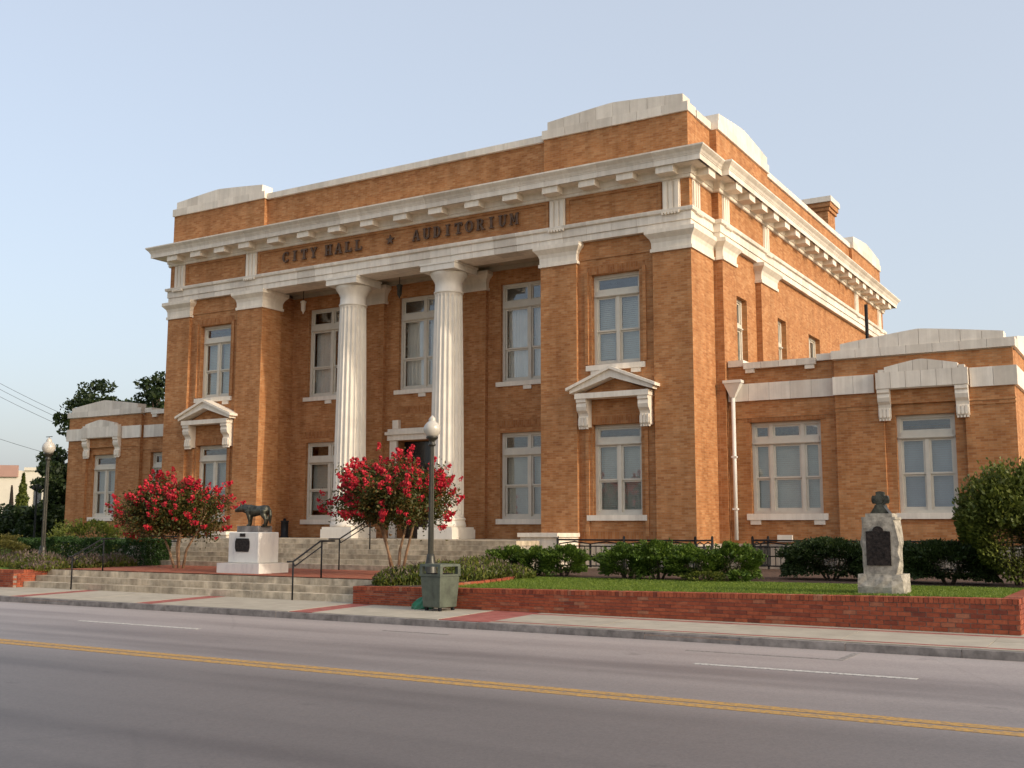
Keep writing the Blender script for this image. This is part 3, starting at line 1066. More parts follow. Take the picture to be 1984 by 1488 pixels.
# brackets under the cornice
bme = MB().box(-0.25, 0.25, -0.43, -0.06, 10.935 - 11, ZFB - 0.028 - 11).box(-0.27, 0.27, -0.45, -0.06, ZFB - 0.0275 - 11, ZFB - 0.001 - 11).mesh('cornice_bracket', 'stone')
XB = [5.95, 7.12, 8.28, 9.45]
XM = [0.655, 1.98, 3.30, 4.62]
for s in (-1, 1):
    for x in XB + XM:
        place('cornice_bracket', bme, (x * s, 0, 11), CH)
    ys = [0.55] + [2.15 + 1.13 * k for k in range(18)]
    for y in ys:
        xx = W if y < 1.6 else W + 0.2
        place('cornice_bracket', bme, (xx * s, y, 11), CH, rz=s * math.pi / 2)
# triglyphs with guttae
q = MB().box(-0.25, 0.25, 0, 0.05, ZAT + 0.012 - 10, 10.838 - 10)
for k in (-0.165, 0.0, 0.165):
    q.prism([(k - 0.055, ZAT + 0.013 - 10), (k + 0.055, ZAT + 0.013 - 10), (k + 0.055, 10.78 - 10), (k + 0.03, 10.81 - 10), (k - 0.03, 10.81 - 10), (k - 0.055, 10.78 - 10)], -0.035, -0.0005, lambda u, d, z: (u, d, z))
tme = q.mesh('triglyph', 'stone')
q = MB()
for k in range(6):
    q.box(-0.225 + 0.09 * k - 0.027, -0.225 + 0.09 * k + 0.027, -0.11, -0.05, -0.15, -0.105)
q.box(-0.25, 0.25, -0.105, -0.05, -0.104, -0.066)
gme = q.mesh('guttae', 'stone')
spots = [(x * s, 0, 0) for s in (-1, 1) for x in (5.97, 9.47)]
for s in (-1, 1):
    for y in (0.45, 2.2, 5.8, 17.2, 21.2):
        spots.append(((W if y < 1.6 else W + 0.2) * s, y, s * math.pi / 2))
for x, y, rz in spots:
    tg = place('triglyph', tme, (x, y - 0.02 if rz == 0 else y, 10), CH, rz=rz)
    g = bpy.data.objects.new('guttae', gme)
    COL.objects.link(g)
    g.parent = tg
    g.location = (0, 0, 0.03)

# --- attic: raised corner blocks, lower middle, coping stones
AP = 0.05


def coping_run(mb_parent, u0, u1, d0, d1, z0, z1, xf, n, name='coping_stone', top=None):
    for i in range(n):
        a, b2 = u0 + (u1 - u0) * i / n, u0 + (u1 - u0) * (i + 1) / n
        g = 0.004
        if top is None:
            q = MB().box(a + g, b2 - g, d0, d1, z0, z1, xf=xf)
        else:
            ks = [a + g + (b2 - a - 2 * g) * k / 3 for k in range(4)]
            poly = [(a + g, z0), (b2 - g, z0)] + [(k, top(k)) for k in ks[::-1]]
            q = MB().prism(poly, d0, d1, xf)
        q.build(name, 'stone_block', mb_parent)


def segment_top(c, half, zl, zh):
    return lambda u: zh - (zh - zl) * min(1.0, abs(u - c) / half) ** 1.12


att = part(MB().box(-5.5, 5.5, 0.20, 0.55, 11.4, ZAT2), 'attic', 'brick')
coping_run(att, -5.45, 5.45, 0.10, 0.62, ZAT2 + 0.002, ZAT2 + 0.20, front(0), 8)
for s in (-1, 1):
    a, b2 = (5.5, 9.95) if s > 0 else (-9.95, -5.5)
    att = part(MB().box(a, b2, AP, 0.55, 11.4, ZAT2 + 0.02), 'attic', 'brick')
    coping_run(att, a - 0.04, b2 + 0.04, AP - 0.06, 0.60, ZAT2 + 0.022, ZAT2 + 0.28, front(0), 6)
    c = (a + b2) / 2
    coping_run(att, a + 0.14, b2 - 0.10, AP - 0.04, 0.52, ZAT2 + 0.282, 0, front(0), 8, top=segment_top(c, 2.1, 13.22, 13.40))
    xf = rightf(W - 0.05) if s > 0 else leftf(-W + 0.05)
    att = part(MB().box(0.56, 1.70, 0, 0.4, 11.4, ZAT2, xf=xf), 'attic', 'brick')
    coping_run(att, 0.61, 1.70, -0.06, 0.45, ZAT2 + 0.002, ZAT2 + 0.22, xf, 2)
    xf = rightf(W + 0.15) if s > 0 else leftf(-W - 0.15)
    for (u0, u1, hi) in ((1.71, 6.3, True), (6.31, 17.0, False), (17.01, DEP - 0.1, True)):
        dd = 0.0 if hi else 0.12
        att = part(MB().box(u0, u1, dd, 0.5, 11.4, ZAT2 - (0 if hi else 0.02), xf=xf), 'attic', 'brick')
        coping_run(att, u0, u1, dd - 0.06, 0.55, ZAT2 + 0.002, ZAT2 + (0.26 if hi else 0.18), xf, 6 if hi else 9)
        if hi:
            coping_run(att, u0 + 0.12, u1 - 0.12, dd - 0.04, 0.5, ZAT2 + 0.262, 0, xf, 7, top=segment_top((u0 + u1) / 2, (u1 - u0) / 2, 13.18, 13.40))
part(MB().box(-W - 0.1, W + 0.1, DEP - 0.6, DEP - 0.15, 11.4, ZAT2 - 0.03), 'attic', 'brick')
part(MB().box(-9.8, 9.8, 0.5, DEP - 0.4, 11.9, 12.1), 'roof', 'roof_tar')
chim = part(MB().box(8.05, 8.9, 18.4, 19.5, 12.1, 15.0), 'chimney', 'brick')
MB().box(7.98, 8.97, 18.33, 19.57, 14.8, 14.95).box(7.92, 9.03, 18.27, 19.63, 14.951, 15.15).build('chimney_head', 'brick', chim)
MB().box(7.86, 9.09, 18.21, 19.69, 15.152, 15.38).build('chimney_cap', 'stone', chim)

# --- lettering
LET = MB()


def stroke(mb, poly, x, z, w, h):
    mb.prism([(x + u * w, z + v * h) for u, v in poly], -0.055, -0.012, front(-0.0))


def rect(a, b2, c, d):
    return [(a, c), (b2, c), (b2, d), (a, d)]


def arc(cx_, cz, r1x, r1z, r2x, r2z, a0, a1, n=10):
    out = []
    for i in range(n):
        t0, t1 = a0 + (a1 - a0) * i / n, a0 + (a1 - a0) * (i + 1) / n
        p = lambda t, rx, rz: (cx_ + rx * math.cos(R(t)), cz + rz * math.sin(R(t)))
        out.append([p(t0, r1x, r1z), p(t1, r1x, r1z), p(t1, r2x, r2z), p(t0, r2x, r2z)])
    return out


S_ = 0.10
GL = {
    'I': [rect(0.32, 0.68, S_, 1 - S_), rect(0.12, 0.88, 0, S_), rect(0.12, 0.88, 1 - S_, 1)],
    'T': [rect(0.36, 0.64, S_, 0.86), rect(0.18, 0.82, 0, S_), rect(0.02, 0.98, 0.86, 1), rect(0.02, 0.12, 0.68, 0.86), rect(0.88, 0.98, 0.68, 0.86)],
    'L': [rect(0.12, 0.38, S_, 1 - S_), rect(0.0, 0.55, 1 - S_, 1), rect(0.0, 0.95, 0, S_ * 1.4), rect(0.83, 0.95, 0.14, 0.34)],
    'H': [rect(0.08, 0.33, S_, 1 - S_), rect(0.67, 0.92, S_, 1 - S_), rect(0.33, 0.67, 0.44, 0.56), rect(-0.02, 0.43, 0, S_), rect(0.57, 1.02, 0, S_), rect(-0.02, 0.43, 1 - S_, 1), rect(0.57, 1.02, 1 - S_, 1)],
    'A': [[(0.04, S_), (0.16, S_), (0.54, 1), (0.42, 1)], [(0.66, S_), (0.92, S_), (0.60, 1), (0.50, 0.93)], rect(0.27, 0.68, 0.32, 0.42), rect(-0.04, 0.30, 0, S_), rect(0.56, 1.04, 0, S_)],
    'Y': [rect(0.38, 0.64, S_, 0.46), [(0.38, 0.46), (0.64, 0.46), (0.32, 0.92), (0.08, 0.92)], [(0.52, 0.48), (0.64, 0.46), (0.94, 0.92), (0.80, 0.92)], rect(0.24, 0.78, 0, S_), rect(-0.02, 0.42, 0.92, 1), rect(0.64, 1.04, 0.92, 1)],
    'C': arc(0.52, 0.5, 0.5, 0.52, 0.24, 0.42, 48, 312) + [rect(0.80, 0.92, 0.66, 0.95), rect(0.82, 0.92, 0.06, 0.28)],
    'O': arc(0.5, 0.5, 0.52, 0.52, 0.25, 0.42, 0, 360, 16),
    'U': [rect(0.08, 0.34, 0.34, 1 - S_), rect(0.76, 0.88, 0.34, 1 - S_), rect(-0.04, 0.46, 1 - S_, 1), rect(0.62, 1.02, 1 - S_, 1)] + arc(0.48, 0.36, 0.40, 0.38, 0.16, 0.26, 180, 360, 8),
    'D': [rect(0.10, 0.36, S_, 1 - S_), rect(0.0, 0.46, 0, S_), rect(0.0, 0.46, 1 - S_, 1)] + arc(0.44, 0.5, 0.52, 0.5, 0.26, 0.40, -90, 90, 10),
    'R': [rect(0.10, 0.36, S_, 1 - S_), rect(0.0, 0.46, 0, S_), rect(0.0, 0.5, 1 - S_, 1), rect(0.36, 0.52, 0.46, 0.55), [(0.46, 0.46), (0.68, 0.5), (0.96, S_), (0.70, S_)], rect(0.68, 1.06, 0, S_)] + arc(0.5, 0.74, 0.40, 0.27, 0.16, 0.18, -90, 90, 8),
    'M': [rect(0.06, 0.20, S_, 1), rect(0.74, 0.98, S_, 1), [(0.06, 1), (0.26, 1), (0.54, 0.30), (0.44, 0.22)], [(0.46, 0.24), (0.54, 0.30), (0.80, 1), (0.74, 1)], rect(-0.04, 0.30, 0, S_), rect(0.64, 1.06, 0, S_), rect(-0.04, 0.10, 1 - S_, 1), rect(0.94, 1.06, 1 - S_, 1)],
}


def word(txt, x0, x1, z, h):
    n = len(txt)
    pitch = (x1 - x0) / n
    for i, ch in enumerate(txt):
        w = pitch * (0.70 if ch != 'I' else 0.55)
        x = x0 + pitch * i + (pitch - w) / 2
        mb = MB()
        for k, poly in enumerate(GL[ch]):
            mb.prism([(x + u * w, z + v * h) for u, v in poly], -0.060 - 0.0006 * (k % 7), -0.012, front(0))
        part(mb, 'letter', 'letter_metal')


word('CITY', -4.58, -2.95, 10.31, 0.35)
word('HALL', -2.72, -1.05, 10.31, 0.35)
word('AUDITORIUM', 0.82, 4.74, 10.31, 0.35)
star = [(0.0 + (0.17 if k % 2 == 0 else 0.07) * math.sin(math.pi * k / 5), 10.48 + (0.17 if k % 2 == 0 else 0.07) * math.cos(math.pi * k / 5)) for k in range(10)]
mb = MB()
for k in range(10):
    mb.prism([(0.0, 10.48), star[k], star[(k + 1) % 10]], -0.055, -0.012, front(0))
part(mb, 'star_ornament', 'letter_metal')

# --- stone base and stair cheeks
for s in (-1, 1):
    part(MB().box(*((8.86, W + 0.05) if s > 0 else (-W - 0.05, -8.86)), -0.05, 1.7, 0.1, ZB), 'stone_base', 'base_stone')
    part(MB().box(*((6.60, 8.858) if s > 0 else (-8.858, -6.60)), 0.06, 0.4, 0.1, ZB - 0.004), 'stone_base', 'base_stone')
for s in (-1, 1):
    a, b2 = (5.46, 6.58) if s > 0 else (-6.58, -5.46)
    ck = part(MB().box(a, b2, -1.22, -0.004, 0.1, 1.27), 'stair_cheek', 'stone')
    MB().box(a - 0.05, b2 + 0.05, -1.29, -0.006, 1.272, 1.38).build('cheek_cap', 'stone', ck)

# --- wings
for s in (-1, 1):
    def U(a, b2, s=s):
        return (a, b2) if s > 0 else (-b2, -a)
    yr, yp = 1.85, 1.70
    x0, x1 = U(10.27, 13.2)
    w3 = (10.86, 12.76, 1.90, 4.34)
    part(wall(MB(), x0, x1, ZB, 5.88, [(*U(w3[0], w3[1]), w3[2], w3[3])], 0.35, front(yr)), 'wall', 'brick', fix='weld')
    x0, x1 = U(13.2, 17.45)
    wp = (14.66, 16.06, 1.90, 4.34)
    hs = [(*U(14.40, 16.32), 1.62, 4.62)]
    part(wall(MB(), x0, x1, ZB, 5.84, hs, 0.09, front(yp)), 'wall', 'brick', fix='weld')
    hs = [(*U(wp[0], wp[1]), wp[2] - 0.14, wp[3])]
    part(wall(MB(), x0 + 0.003, x1 - 0.003, ZB, 5.80, hs, 0.3, front(yp + 0.092)), 'wall', 'brick', fix='weld')
    window(*U(w3[0], w3[1]), w3[2], w3[3], front(yr), (0.45, 0.85, 0.45), (3.74, 3.92), 'each', 'blind', d=0.14, zrail=2.84, sillz=0.17, sillo=0.13,
           feet=[U(w3[0], w3[1])[0] + 0.1, U(w3[0], w3[1])[1] - 0.1])
    window(*U(wp[0], wp[1]), wp[2], wp[3], front(yp + 0.092), (1, 1), (3.74, 3.92), 'one', 'blind_blue' if s > 0 else 'blind', d=0.13, zrail=2.86, sillz=0.15, sillo=0.06)
    # side and rear walls, roof
    ex = 17.45
    xf = rightf(ex) if s > 0 else leftf(-ex)
    part(wall(MB(), 2.1, 15, ZB, 5.84, [(5, 6.4, 1.9, 4.34), (9, 10.4, 1.9, 4.34)], 0.35, xf), 'wall', 'brick', fix='weld')
    for a in (5, 9):
        window(a, a + 1.4, 1.9, 4.34, xf, (1, 1), (3.74, 3.92), 'one', 'blind', d=0.14, zrail=2.86)
    x0, x1 = U(10.3, ex - 0.36)
    part(MB().box(x0, x1, 14.6, 15, ZB, 5.8), 'wall', 'brick')
    part(MB().box(x0, x1, 2.22, 14.6, 5.2, 5.4), 'roof', 'roof_tar')
    # band course of stone blocks
    zb0, zb1 = 4.93, 5.40
    band = part(MB().box(*U(10.28, 13.15), yr - 0.04, yr - 0.003, zb0 + 0.01, zb1 - 0.01), 'band_course', 'stone')
    coping_run(band, *U(10.29, 13.14), -0.06, -0.042, zb0, zb1, front(yr), 5, 'stone_block')
    coping_run(band, *U(13.16, 14.2), -0.065, -0.003, zb0, zb1, front(yp), 2, 'stone_block')
    coping_run(band, *U(16.47, 17.53), -0.065, -0.003, zb0, zb1, front(yp), 2, 'stone_block')
    coping_run(band, 1.71, 15.0, -0.075, -0.003, zb0, zb1, xf, 18, 'stone_block')
    for z in (4.50, 4.60):
        part(MB().box(*U(13.19, 14.38), yp - 0.02, yp - 0.002, z, z + 0.05), 'brick_strip', 'brick')
        part(MB().box(*U(16.34, 17.47), yp - 0.02, yp - 0.002, z, z + 0.05), 'brick_strip', 'brick')
    part(MB().box(*U(10.30, 13.18), yr - 0.02, yr - 0.002, 4.46, 4.50), 'brick_strip', 'brick')
    part(MB().box(*U(10.7, 12.9), yr - 0.012, yr - 0.002, 4.35, 4.455), 'soldier_course', 'soldier_brick')
    # hood with a low arched top on two brackets
    hc = 15.36 * s
    hood = part(MB().box(hc - 1.09, hc + 1.09, yp - 0.17, yp - 0.003, 4.98, 5.0), 'window_hood', 'stone')
    coping_run(hood, hc - 1.09, hc + 1.09, -0.20, -0.004, 5.002, 5.41, front(yp), 6, 'stone_block')
    for sg in (-1, 1):
        MB().box(min(hc + sg * 0.88, hc + sg * 1.02), max(hc + sg * 0.88, hc + sg * 1.02), yp - 0.195, yp - 0.004, 5.412, 5.48).build('stone_block', 'stone_block', hood)
    coping_run(hood, hc - 0.87, hc + 0.87, -0.195, -0.004, 5.412, 0, front(yp), 5, 'stone_block', top=segment_top(hc, 0.9, 5.53, 5.70))
    for sg in (-1, 1):
        bc = hc + sg * 0.92
        prof = [(-0.003, 4.978), (-0.19, 4.978), (-0.19, 4.90), (-0.15, 4.87), (-0.17, 4.78), (-0.14, 4.68), (-0.07, 4.60), (-0.05, 4.52), (-0.09, 4.44), (-0.09, 4.32), (-0.06, 4.25), (-0.003, 4.25)]
        br = MB().prism([(yp + a, z) for a, z in prof], bc - 0.15, bc + 0.15, lambda yv, d, z: (d, yv, z)).build('bracket', 'stone', hood)
        q = MB()
        for k in range(3):
            q.box(bc - 0.12 + k * 0.09, bc - 0.06 + k * 0.09, yp - 0.105, yp - 0.04, 4.28, 4.50)
        for k in range(4):
            q.box(bc - 0.135 + k * 0.073, bc - 0.085 + k * 0.073, yp - 0.08, yp - 0.02, 4.20, 4.249)
        q.build('bracket_fluting', 'stone', br)
    # parapet copings
    par = part(MB().box(*U(13.2, 17.43), yp + 0.02, yp + 0.3, 5.842, 5.86), 'parapet', 'stone')
    coping_run(par, *U(13.14, 17.52), -0.07, 0.42, 5.862, 6.08, front(yp), 7)
    coping_run(par, *U(13.38, 17.28), -0.05, 0.36, 6.082, 0, front(yp), 8, top=segment_top(15.33 * s, 2.0, 6.24, 6.48))
    coping_run(par, 2.13, 15.0, -0.07, 0.4, 5.862, 6.08, xf, 9)
    coping_run(par, 2.4, 6.0, -0.05, 0.36, 6.082, 0, xf, 7, top=segment_top(4.2, 1.85, 6.20, 6.46))
    par = part(MB().box(*U(10.30, 13.18), yr + 0.04, yr + 0.3, 5.882, 5.884), 'parapet', 'stone')
    coping_run(par, *U(10.30, 10.74), -0.07, 0.4, 5.886, 6.06, front(yr), 1)
    coping_run(par, *U(12.72, 13.13), -0.07, 0.4, 5.886, 6.06, front(yr), 1)
    coping_run(par, *U(10.75, 12.71), -0.12, 0.4, 5.80, 5.97, front(yr), 4)
    for c in (10.92, 12.54):
        MB().box(c * s - 0.12, c * s + 0.12, yr - 0.10, yr - 0.003, 5.69, 5.797).build('coping_block', 'stone', par)
    # stone base
    for q in (MB().box(*U(10.06, 13.1), yr - 0.05, yr + 0.3, 0.1, ZB), MB().box(*U(13.102, 17.5), yp - 0.05, yp + 0.3, 0.1, ZB - 0.003), MB().box(*U(17.1, 17.52), 2.02, 15.02, 0.1, ZB - 0.006)):
        part(q, 'stone_base', 'base_stone')

# downpipe with hopper on the right wing, vent pipe, vent block
dp = part(MB().tube([(10.44, 1.74, 5.05), (10.44, 1.74, 1.2)], 0.055, 10), 'downpipe', 'white_pipe', smooth=True)
mb = MB()
top = [(10.24, 1.56), (10.72, 1.56), (10.72, 1.80), (10.24, 1.80)]
bot = [(10.385, 1.685), (10.495, 1.685), (10.495, 1.795), (10.385, 1.795)]
for i in range(4):
    j = (i + 1) % 4
    mb.quad((*top[i], 5.42), (*top[j], 5.42), (*bot[j], 5.04), (*bot[i], 5.04))
mb.box(10.22, 10.74, 1.54, 1.80, 5.421, 5.50)
mb.build('hopper', 'white_pipe', dp)
MB().box(10.37, 10.51, 1.68, 1.80, 3.4, 3.45).box(10.37, 10.51, 1.68, 1.80, 2.0, 2.05).build('pipe_clip', 'white_pipe', dp)
part(MB().tube([(13.1, 6, 5.4), (13.1, 6, 8.1)], 0.05, 8), 'vent_pipe', 'iron')
part(MB().box(11.55, 11.95, 1.74, 1.82, 1.16, 1.34), 'vent_block', 'stone')


# ================================================================== THINGS IN FRONT OF THE BUILDING
# brick retaining wall: single bricks with recessed joints; the wall rises slightly to the right
def wall_top(x):
    return 0.258 + 0.0138 * x


def retaining(name, label, x0, x1, yf, hfun, singles, end_x=None, end_len=1.0, side=1):
    root = thing(name, label, 'wall', ((x0 + x1) / 2, yf, 0))
    core = MB()
    n = 12
    for i in range(n):
        a, b2 = x0 + (x1 - 0.02 - x0) * i / n, x0 + (x1 - 0.02 - x0) * (i + 1) / n
        core.v += [(a, yf + 0.012, -0.1), (b2, yf + 0.012, -0.1), (b2, yf + 0.26, -0.1), (a, yf + 0.26, -0.1),
                   (a, yf + 0.012, hfun(a) - 0.012), (b2, yf + 0.012, hfun(b2) - 0.012), (b2, yf + 0.26, hfun(b2) - 0.012), (a, yf + 0.26, hfun(a) - 0.012)]
        b = len(core.v) - 8
        core.f += [tuple(b + i2 for i2 in q) for q in ((3, 2, 1, 0), (4, 5, 6, 7), (0, 1, 5, 4), (1, 2, 6, 5), (2, 3, 7, 6), (3, 0, 4, 7))]
    core.build('mortar_core', 'mortar', root, fix='weld')
    bw, nc = 0.205, 6
    rest = MB()
    spots = []
    for c in range(nc):
        x = x0 - (0.1 if c % 2 else 0)
        while x < x1 - 0.03:
            a, b2 = max(x, x0), min(x + bw, x1)
            if b2 - a > 0.04:
                spots.append((a, b2, c))
            x += bw
    capw = 0.072
    k = x0
    caps = []
    while k < x1 - 0.02:
        caps.append((k, min(k + capw, x1)))
        k += capw
    shared = {}
    spots.sort(key=lambda s_: -s_[0])
    for i, (a, b2, c) in enumerate(spots):
        H = hfun((a + b2) / 2) - 0.085
        rh = H / nc
        jit = rng.uniform(-0.004, 0.003)
        g = 0.009
        if i < singles:
            key = round(b2 - a, 2)
            if key not in shared:
                shared[key] = MB().box(-key / 2 + g / 2, key / 2 - g / 2, 0, 0.1, g / 2 / 0.065, 1 - g / 2 / 0.065).mesh('brick', 'wall_brick')
            o = place('brick', shared[key], ((a + b2) / 2, yf + jit, c * rh), root)
            o.scale = (1, 1, rh)
        else:
            rest.box(a + g / 2, b2 - g / 2, yf + jit, yf + 0.1, c * rh + g / 2, (c + 1) * rh - g / 2)
    for a, b2 in caps:
        h = hfun((a + b2) / 2)
        j = rng.uniform(-0.003, 0.003)
        rest.box(a + 0.004, b2 - 0.004, yf - 0.006 + j, yf + 0.27, h - 0.08, h + j * 0.7)
    if end_x is not None:                       # bricks on the returning end face
        sg = side
        h = hfun(end_x)
        y = yf + 0.012
        core2 = MB().box(min(end_x - sg * 0.25, end_x - sg * 0.012), max(end_x - sg * 0.25, end_x - sg * 0.012), yf + 0.27, yf + end_len, -0.1, h - 0.012)
        core2.build('mortar_core', 'mortar', root)
        rh = (h - 0.085) / nc
        for c in range(nc):
            y = yf + 0.101
            first = bw * (0.5 if c % 2 else 1.0)
            while y < yf + end_len:
                e = min(y + first, yf + end_len)
                if e - y > 0.04:
                    rest.box(min(end_x, end_x - sg * 0.09), max(end_x, end_x - sg * 0.09), y + 0.004, e - 0.004, c * rh + 0.004, (c + 1) * rh - 0.004)
                y += first
                first = bw
        y = yf + 0.275
        while y < yf + end_len:
            rest.box(min(end_x + sg * 0.005, end_x - sg * 0.25), max(end_x + sg * 0.005, end_x - sg * 0.25), y + 0.004, min(y + capw, yf + end_len) - 0.004, h - 0.08, h)
            y += capw
    tag(rest.build('brickwork', 'wall_brick_mass', root), kind='stuff')
    return root


retaining('retaining_wall', 'long low red brick retaining wall edging the lawn along the pavement', 6.24, 18.5, -9.14, wall_top, 300, 18.5, 8.0)
retaining('retaining_wall', 'short low red brick wall left of the wide front steps', -22.0, -4.76, -9.14, lambda x: 0.43, 0, -4.76, 1.05)

# handrails on the steps
def handrail(x, pts_low, pts_up, post_lo, post_up, label, ext):
    (yl, zl), (yu, zu) = post_lo, post_up
    root = thing('handrail', label, 'handrail', (x, yl, zl), 'handrails on the steps')
    H = 0.80
    MB().tube([(x, yl, zl - 0.02), (x, yl, zl + H)], 0.018, 8).build('post', 'iron', root, smooth=True)
    MB().tube([(x, yu, zu - 0.02), (x, yu, zu + H)], 0.018, 8).build('post', 'iron', root, smooth=True)
    MB().tube([(x, yl - ext[0], zl + H), (x, yl, zl + H), (x, yu - 0.05, zu + H), (x, yu, zu + H), (x, yu + ext[1], zu + H)], 0.02, 8).build('top_rail', 'iron', root, smooth=True)
    MB().tube([(x, yl, zl + H - 0.02), (x, yl + 0.05, zl + H - 0.10), (x, yu - 0.02, zu + H - 0.12), (x, yu, zu + H - 0.01)], 0.014, 8).build('lower_rail', 'iron', root, smooth=True)


handrail(4.45, 0, 0, (-8.95, 0.0), (-8.05, PLZ), 'black handrail on the front steps nearest the green litter bin', (0.18, 0.42))
handrail(-2.75, 0, 0, (-8.95, 0.0), (-8.05, PLZ), 'black handrail at the far left end of the front steps', (0.12, 0.35))
handrail(1.73, 0, 0, (-4.22, PLZ), (-2.95, PLZ + RH * 4), 'black handrail on the upper stairs beside the myrtle trunk', (0.42, 0.25))


# lamp posts
def lamp(x, y, z0, H, label, bar):
    root = thing('street_lamp', label, 'street lamp', (x, y, z0), 'post-top globe lamps beside the steps')
    MB().lathe([(0.17, 0), (0.17, 0.06), (0.14, 0.09), (0.13, 0.40), (0.10, 0.46), (0.085, 0.55), (0.075, 0.62)], 16, (x, y, z0)).build('base', 'lamp_metal', root, smooth=True)
    mb = MB()
    zt = z0 + H - 0.62
    n = 16
    for zz, r in ((z0 + 0.6, 0.060), (z0 + H * 0.5, 0.054), (zt, 0.046)):
        for k in range(n * 2):
            a = math.pi * k / n
            rr = r * (1.0 if k % 2 else 0.90)
            mb.v.append((x + rr * math.cos(a), y + rr * math.sin(a), zz))
    for i in range(2):
        for k in range(n * 2):
            k2 = (k + 1) % (n * 2)
            mb.f.append((i * 2 * n + k, i * 2 * n + k2, (i + 1) * 2 * n + k2, (i + 1) * 2 * n + k))
    mb.build('pole', 'lamp_metal', root)
    MB().lathe([(0.05, -0.02), (0.075, 0.0), (0.075, 0.03), (0.055, 0.05), (0.06, 0.09), (0.105, 0.13), (0.125, 0.155), (0.125, 0.18), (0.09, 0.185)], 20, (x, y, zt)).build('collar', 'lamp_metal', root, smooth=True)
    g = MB().lathe([(0.085, 0.175), (0.12, 0.20), (0.155, 0.25), (0.176, 0.31), (0.174, 0.37), (0.148, 0.43), (0.105, 0.475), (0.078, 0.495), (0.072, 0.51), (0.078, 0.53), (0.055, 0.57), (0.03, 0.60), (0.012, 0.62)], 28, (x, y, zt)).build('globe', 'globe', root, smooth=True)
    if bar:
        MB().tube([(x - 0.13, y, zt + 0.635), (x + 0.13, y, zt + 0.635)], 0.011, 6).tube([(x, y, zt + 0.60), (x, y, zt + 0.64)], 0.012, 6).build('finial', 'lamp_metal', root)
    return root


lamp(7.55, -8.3, 0.37, 3.44, 'lamp post with white acorn globe rising behind the litter bin', False)
lamp(-5.93, -7.5, PLZ - 0.03, 3.58, 'lamp post with white acorn globe and small crossbar left of the left wing', True)

# litter bin with slotted hood
bx_, by_, bz_ = 8.64, -9.53, 0.0
b = thing('litter_bin', 'square grey-green metal litter bin with slotted hood on the pavement', 'litter bin', (bx_, by_, bz_))
RZ = R(-10)


def rotb(u, v, z):
    c, s = math.cos(RZ), math.sin(RZ)
    return (bx_ + u * c - v * s, by_ + u * s + v * c, bz_ + z)


def tapered(mb, z0, w0, z1, w1):
    p = [rotb(sx * w0, sy * w0, z0) for sx, sy in ((-1, -1), (1, -1), (1, 1), (-1, 1))] + [rotb(sx * w1, sy * w1, z1) for sx, sy in ((-1, -1), (1, -1), (1, 1), (-1, 1))]
    k = len(mb.v)
    mb.v += p
    mb.f += [tuple(k + i for i in q) for q in ((3, 2, 1, 0), (4, 5, 6, 7), (0, 1, 5, 4), (1, 2, 6, 5), (2, 3, 7, 6), (3, 0, 4, 7))]


mb = MB()
tapered(mb, 0.05, 0.225, 0.62, 0.262)
body = mb.build('body', 'bin_green', b)
mod = body.modifiers.new('bevel', 'BEVEL')
mod.width = 0.018
mod.segments = 2
mb = MB()
tapered(mb, 0.621, 0.275, 0.66, 0.275)
for sx in (-1, 1):
    for sy in (-1, 1):
        mb.box(sx * 0.235 - 0.035, sx * 0.235 + 0.035, sy * 0.235 - 0.035, sy * 0.235 + 0.035, 0.661, 0.80, xf=rotb)
tapered(mb, 0.801, 0.27, 0.845, 0.262)
mb.build('hood', 'bin_green', b)
mb = MB()
mb.box(-0.17, 0.17, -0.17, 0.17, 0.661, 0.672, xf=rotb)
mb.build('liner_rim', 'iron', b)
for sx in (-1, 1):
    for sy in (-1, 1):
        MB().box(sx * 0.17 - 0.025, sx * 0.17 + 0.025, sy * 0.17 - 0.025, sy * 0.17 + 0.025, -0.02, 0.049, xf=rotb).build('foot', 'iron', b)

# crumpled green bag
mb = MB()
n1, n2 = 9, 16
for i in range(n1 + 1):
    for k in range(n2):
        f = i / n1
        a = 2 * math.pi * k / n2
        r = (0.21 * math.cos(f * math.pi / 2) ** 0.8 + 0.02) * (1 + 0.22 * math.sin(3 * a + 2 * f) + 0.14 * math.sin(7 * a + 5 * f))
        mb.v.append((8.12 + 0.07 * f + r * math.cos(a), -9.42 + r * 0.6 * math.sin(a), -0.006 + 0.215 * f ** 0.8 + 0.012 * math.sin(5 * a)))
for i in range(n1):
    for k in range(n2):
        k2 = (k + 1) % n2
        mb.f.append((i * n2 + k, i * n2 + k2, (i + 1) * n2 + k2, (i + 1) * n2 + k))
mb.f.append(tuple(n1 * n2 + k for k in range(n2)))
o = mb.build('plastic_bag', 'bag_green', at=(8.15, -9.42, 0))
tag(o, 'crumpled bright green plastic bag lying against the litter bin', 'bag')

# marble pedestal
pd = thing('pedestal', 'white marble pedestal with a dark plaque under the bronze wolf', 'pedestal', (1.1, -6.75, PLZ))
MB().box(0.42, 1.81, -7.24, -6.22, PLZ - 0.05, PLZ + 0.235).build('plinth', 'marble', pd)
o = MB().box(0.62, 1.63, -7.08, -6.38, PLZ + 0.237, 1.40).build('die', 'marble', pd)
mod = o.modifiers.new('bevel', 'BEVEL')
mod.width = 0.02
o = MB().box(0.79, 1.49, -6.97, -6.49, 1.402, 1.55).build('cap', 'kerb_stone', pd)
pc = 1.10
poly = [(pc - 0.24 + 0.03 * math.cos(k), 0) for k in range(0)]
L = [(pc - 0.20, 0.93), (pc + 0.20, 0.93), (pc + 0.235, 1.02), (pc + 0.235, 1.17), (pc + 0.20, 1.25), (pc - 0.20, 1.25), (pc - 0.235, 1.17), (pc - 0.235, 1.02)]
MB().prism(L, -0.02, -0.001, front(-7.08)).build('plaque', 'plaque', pd)
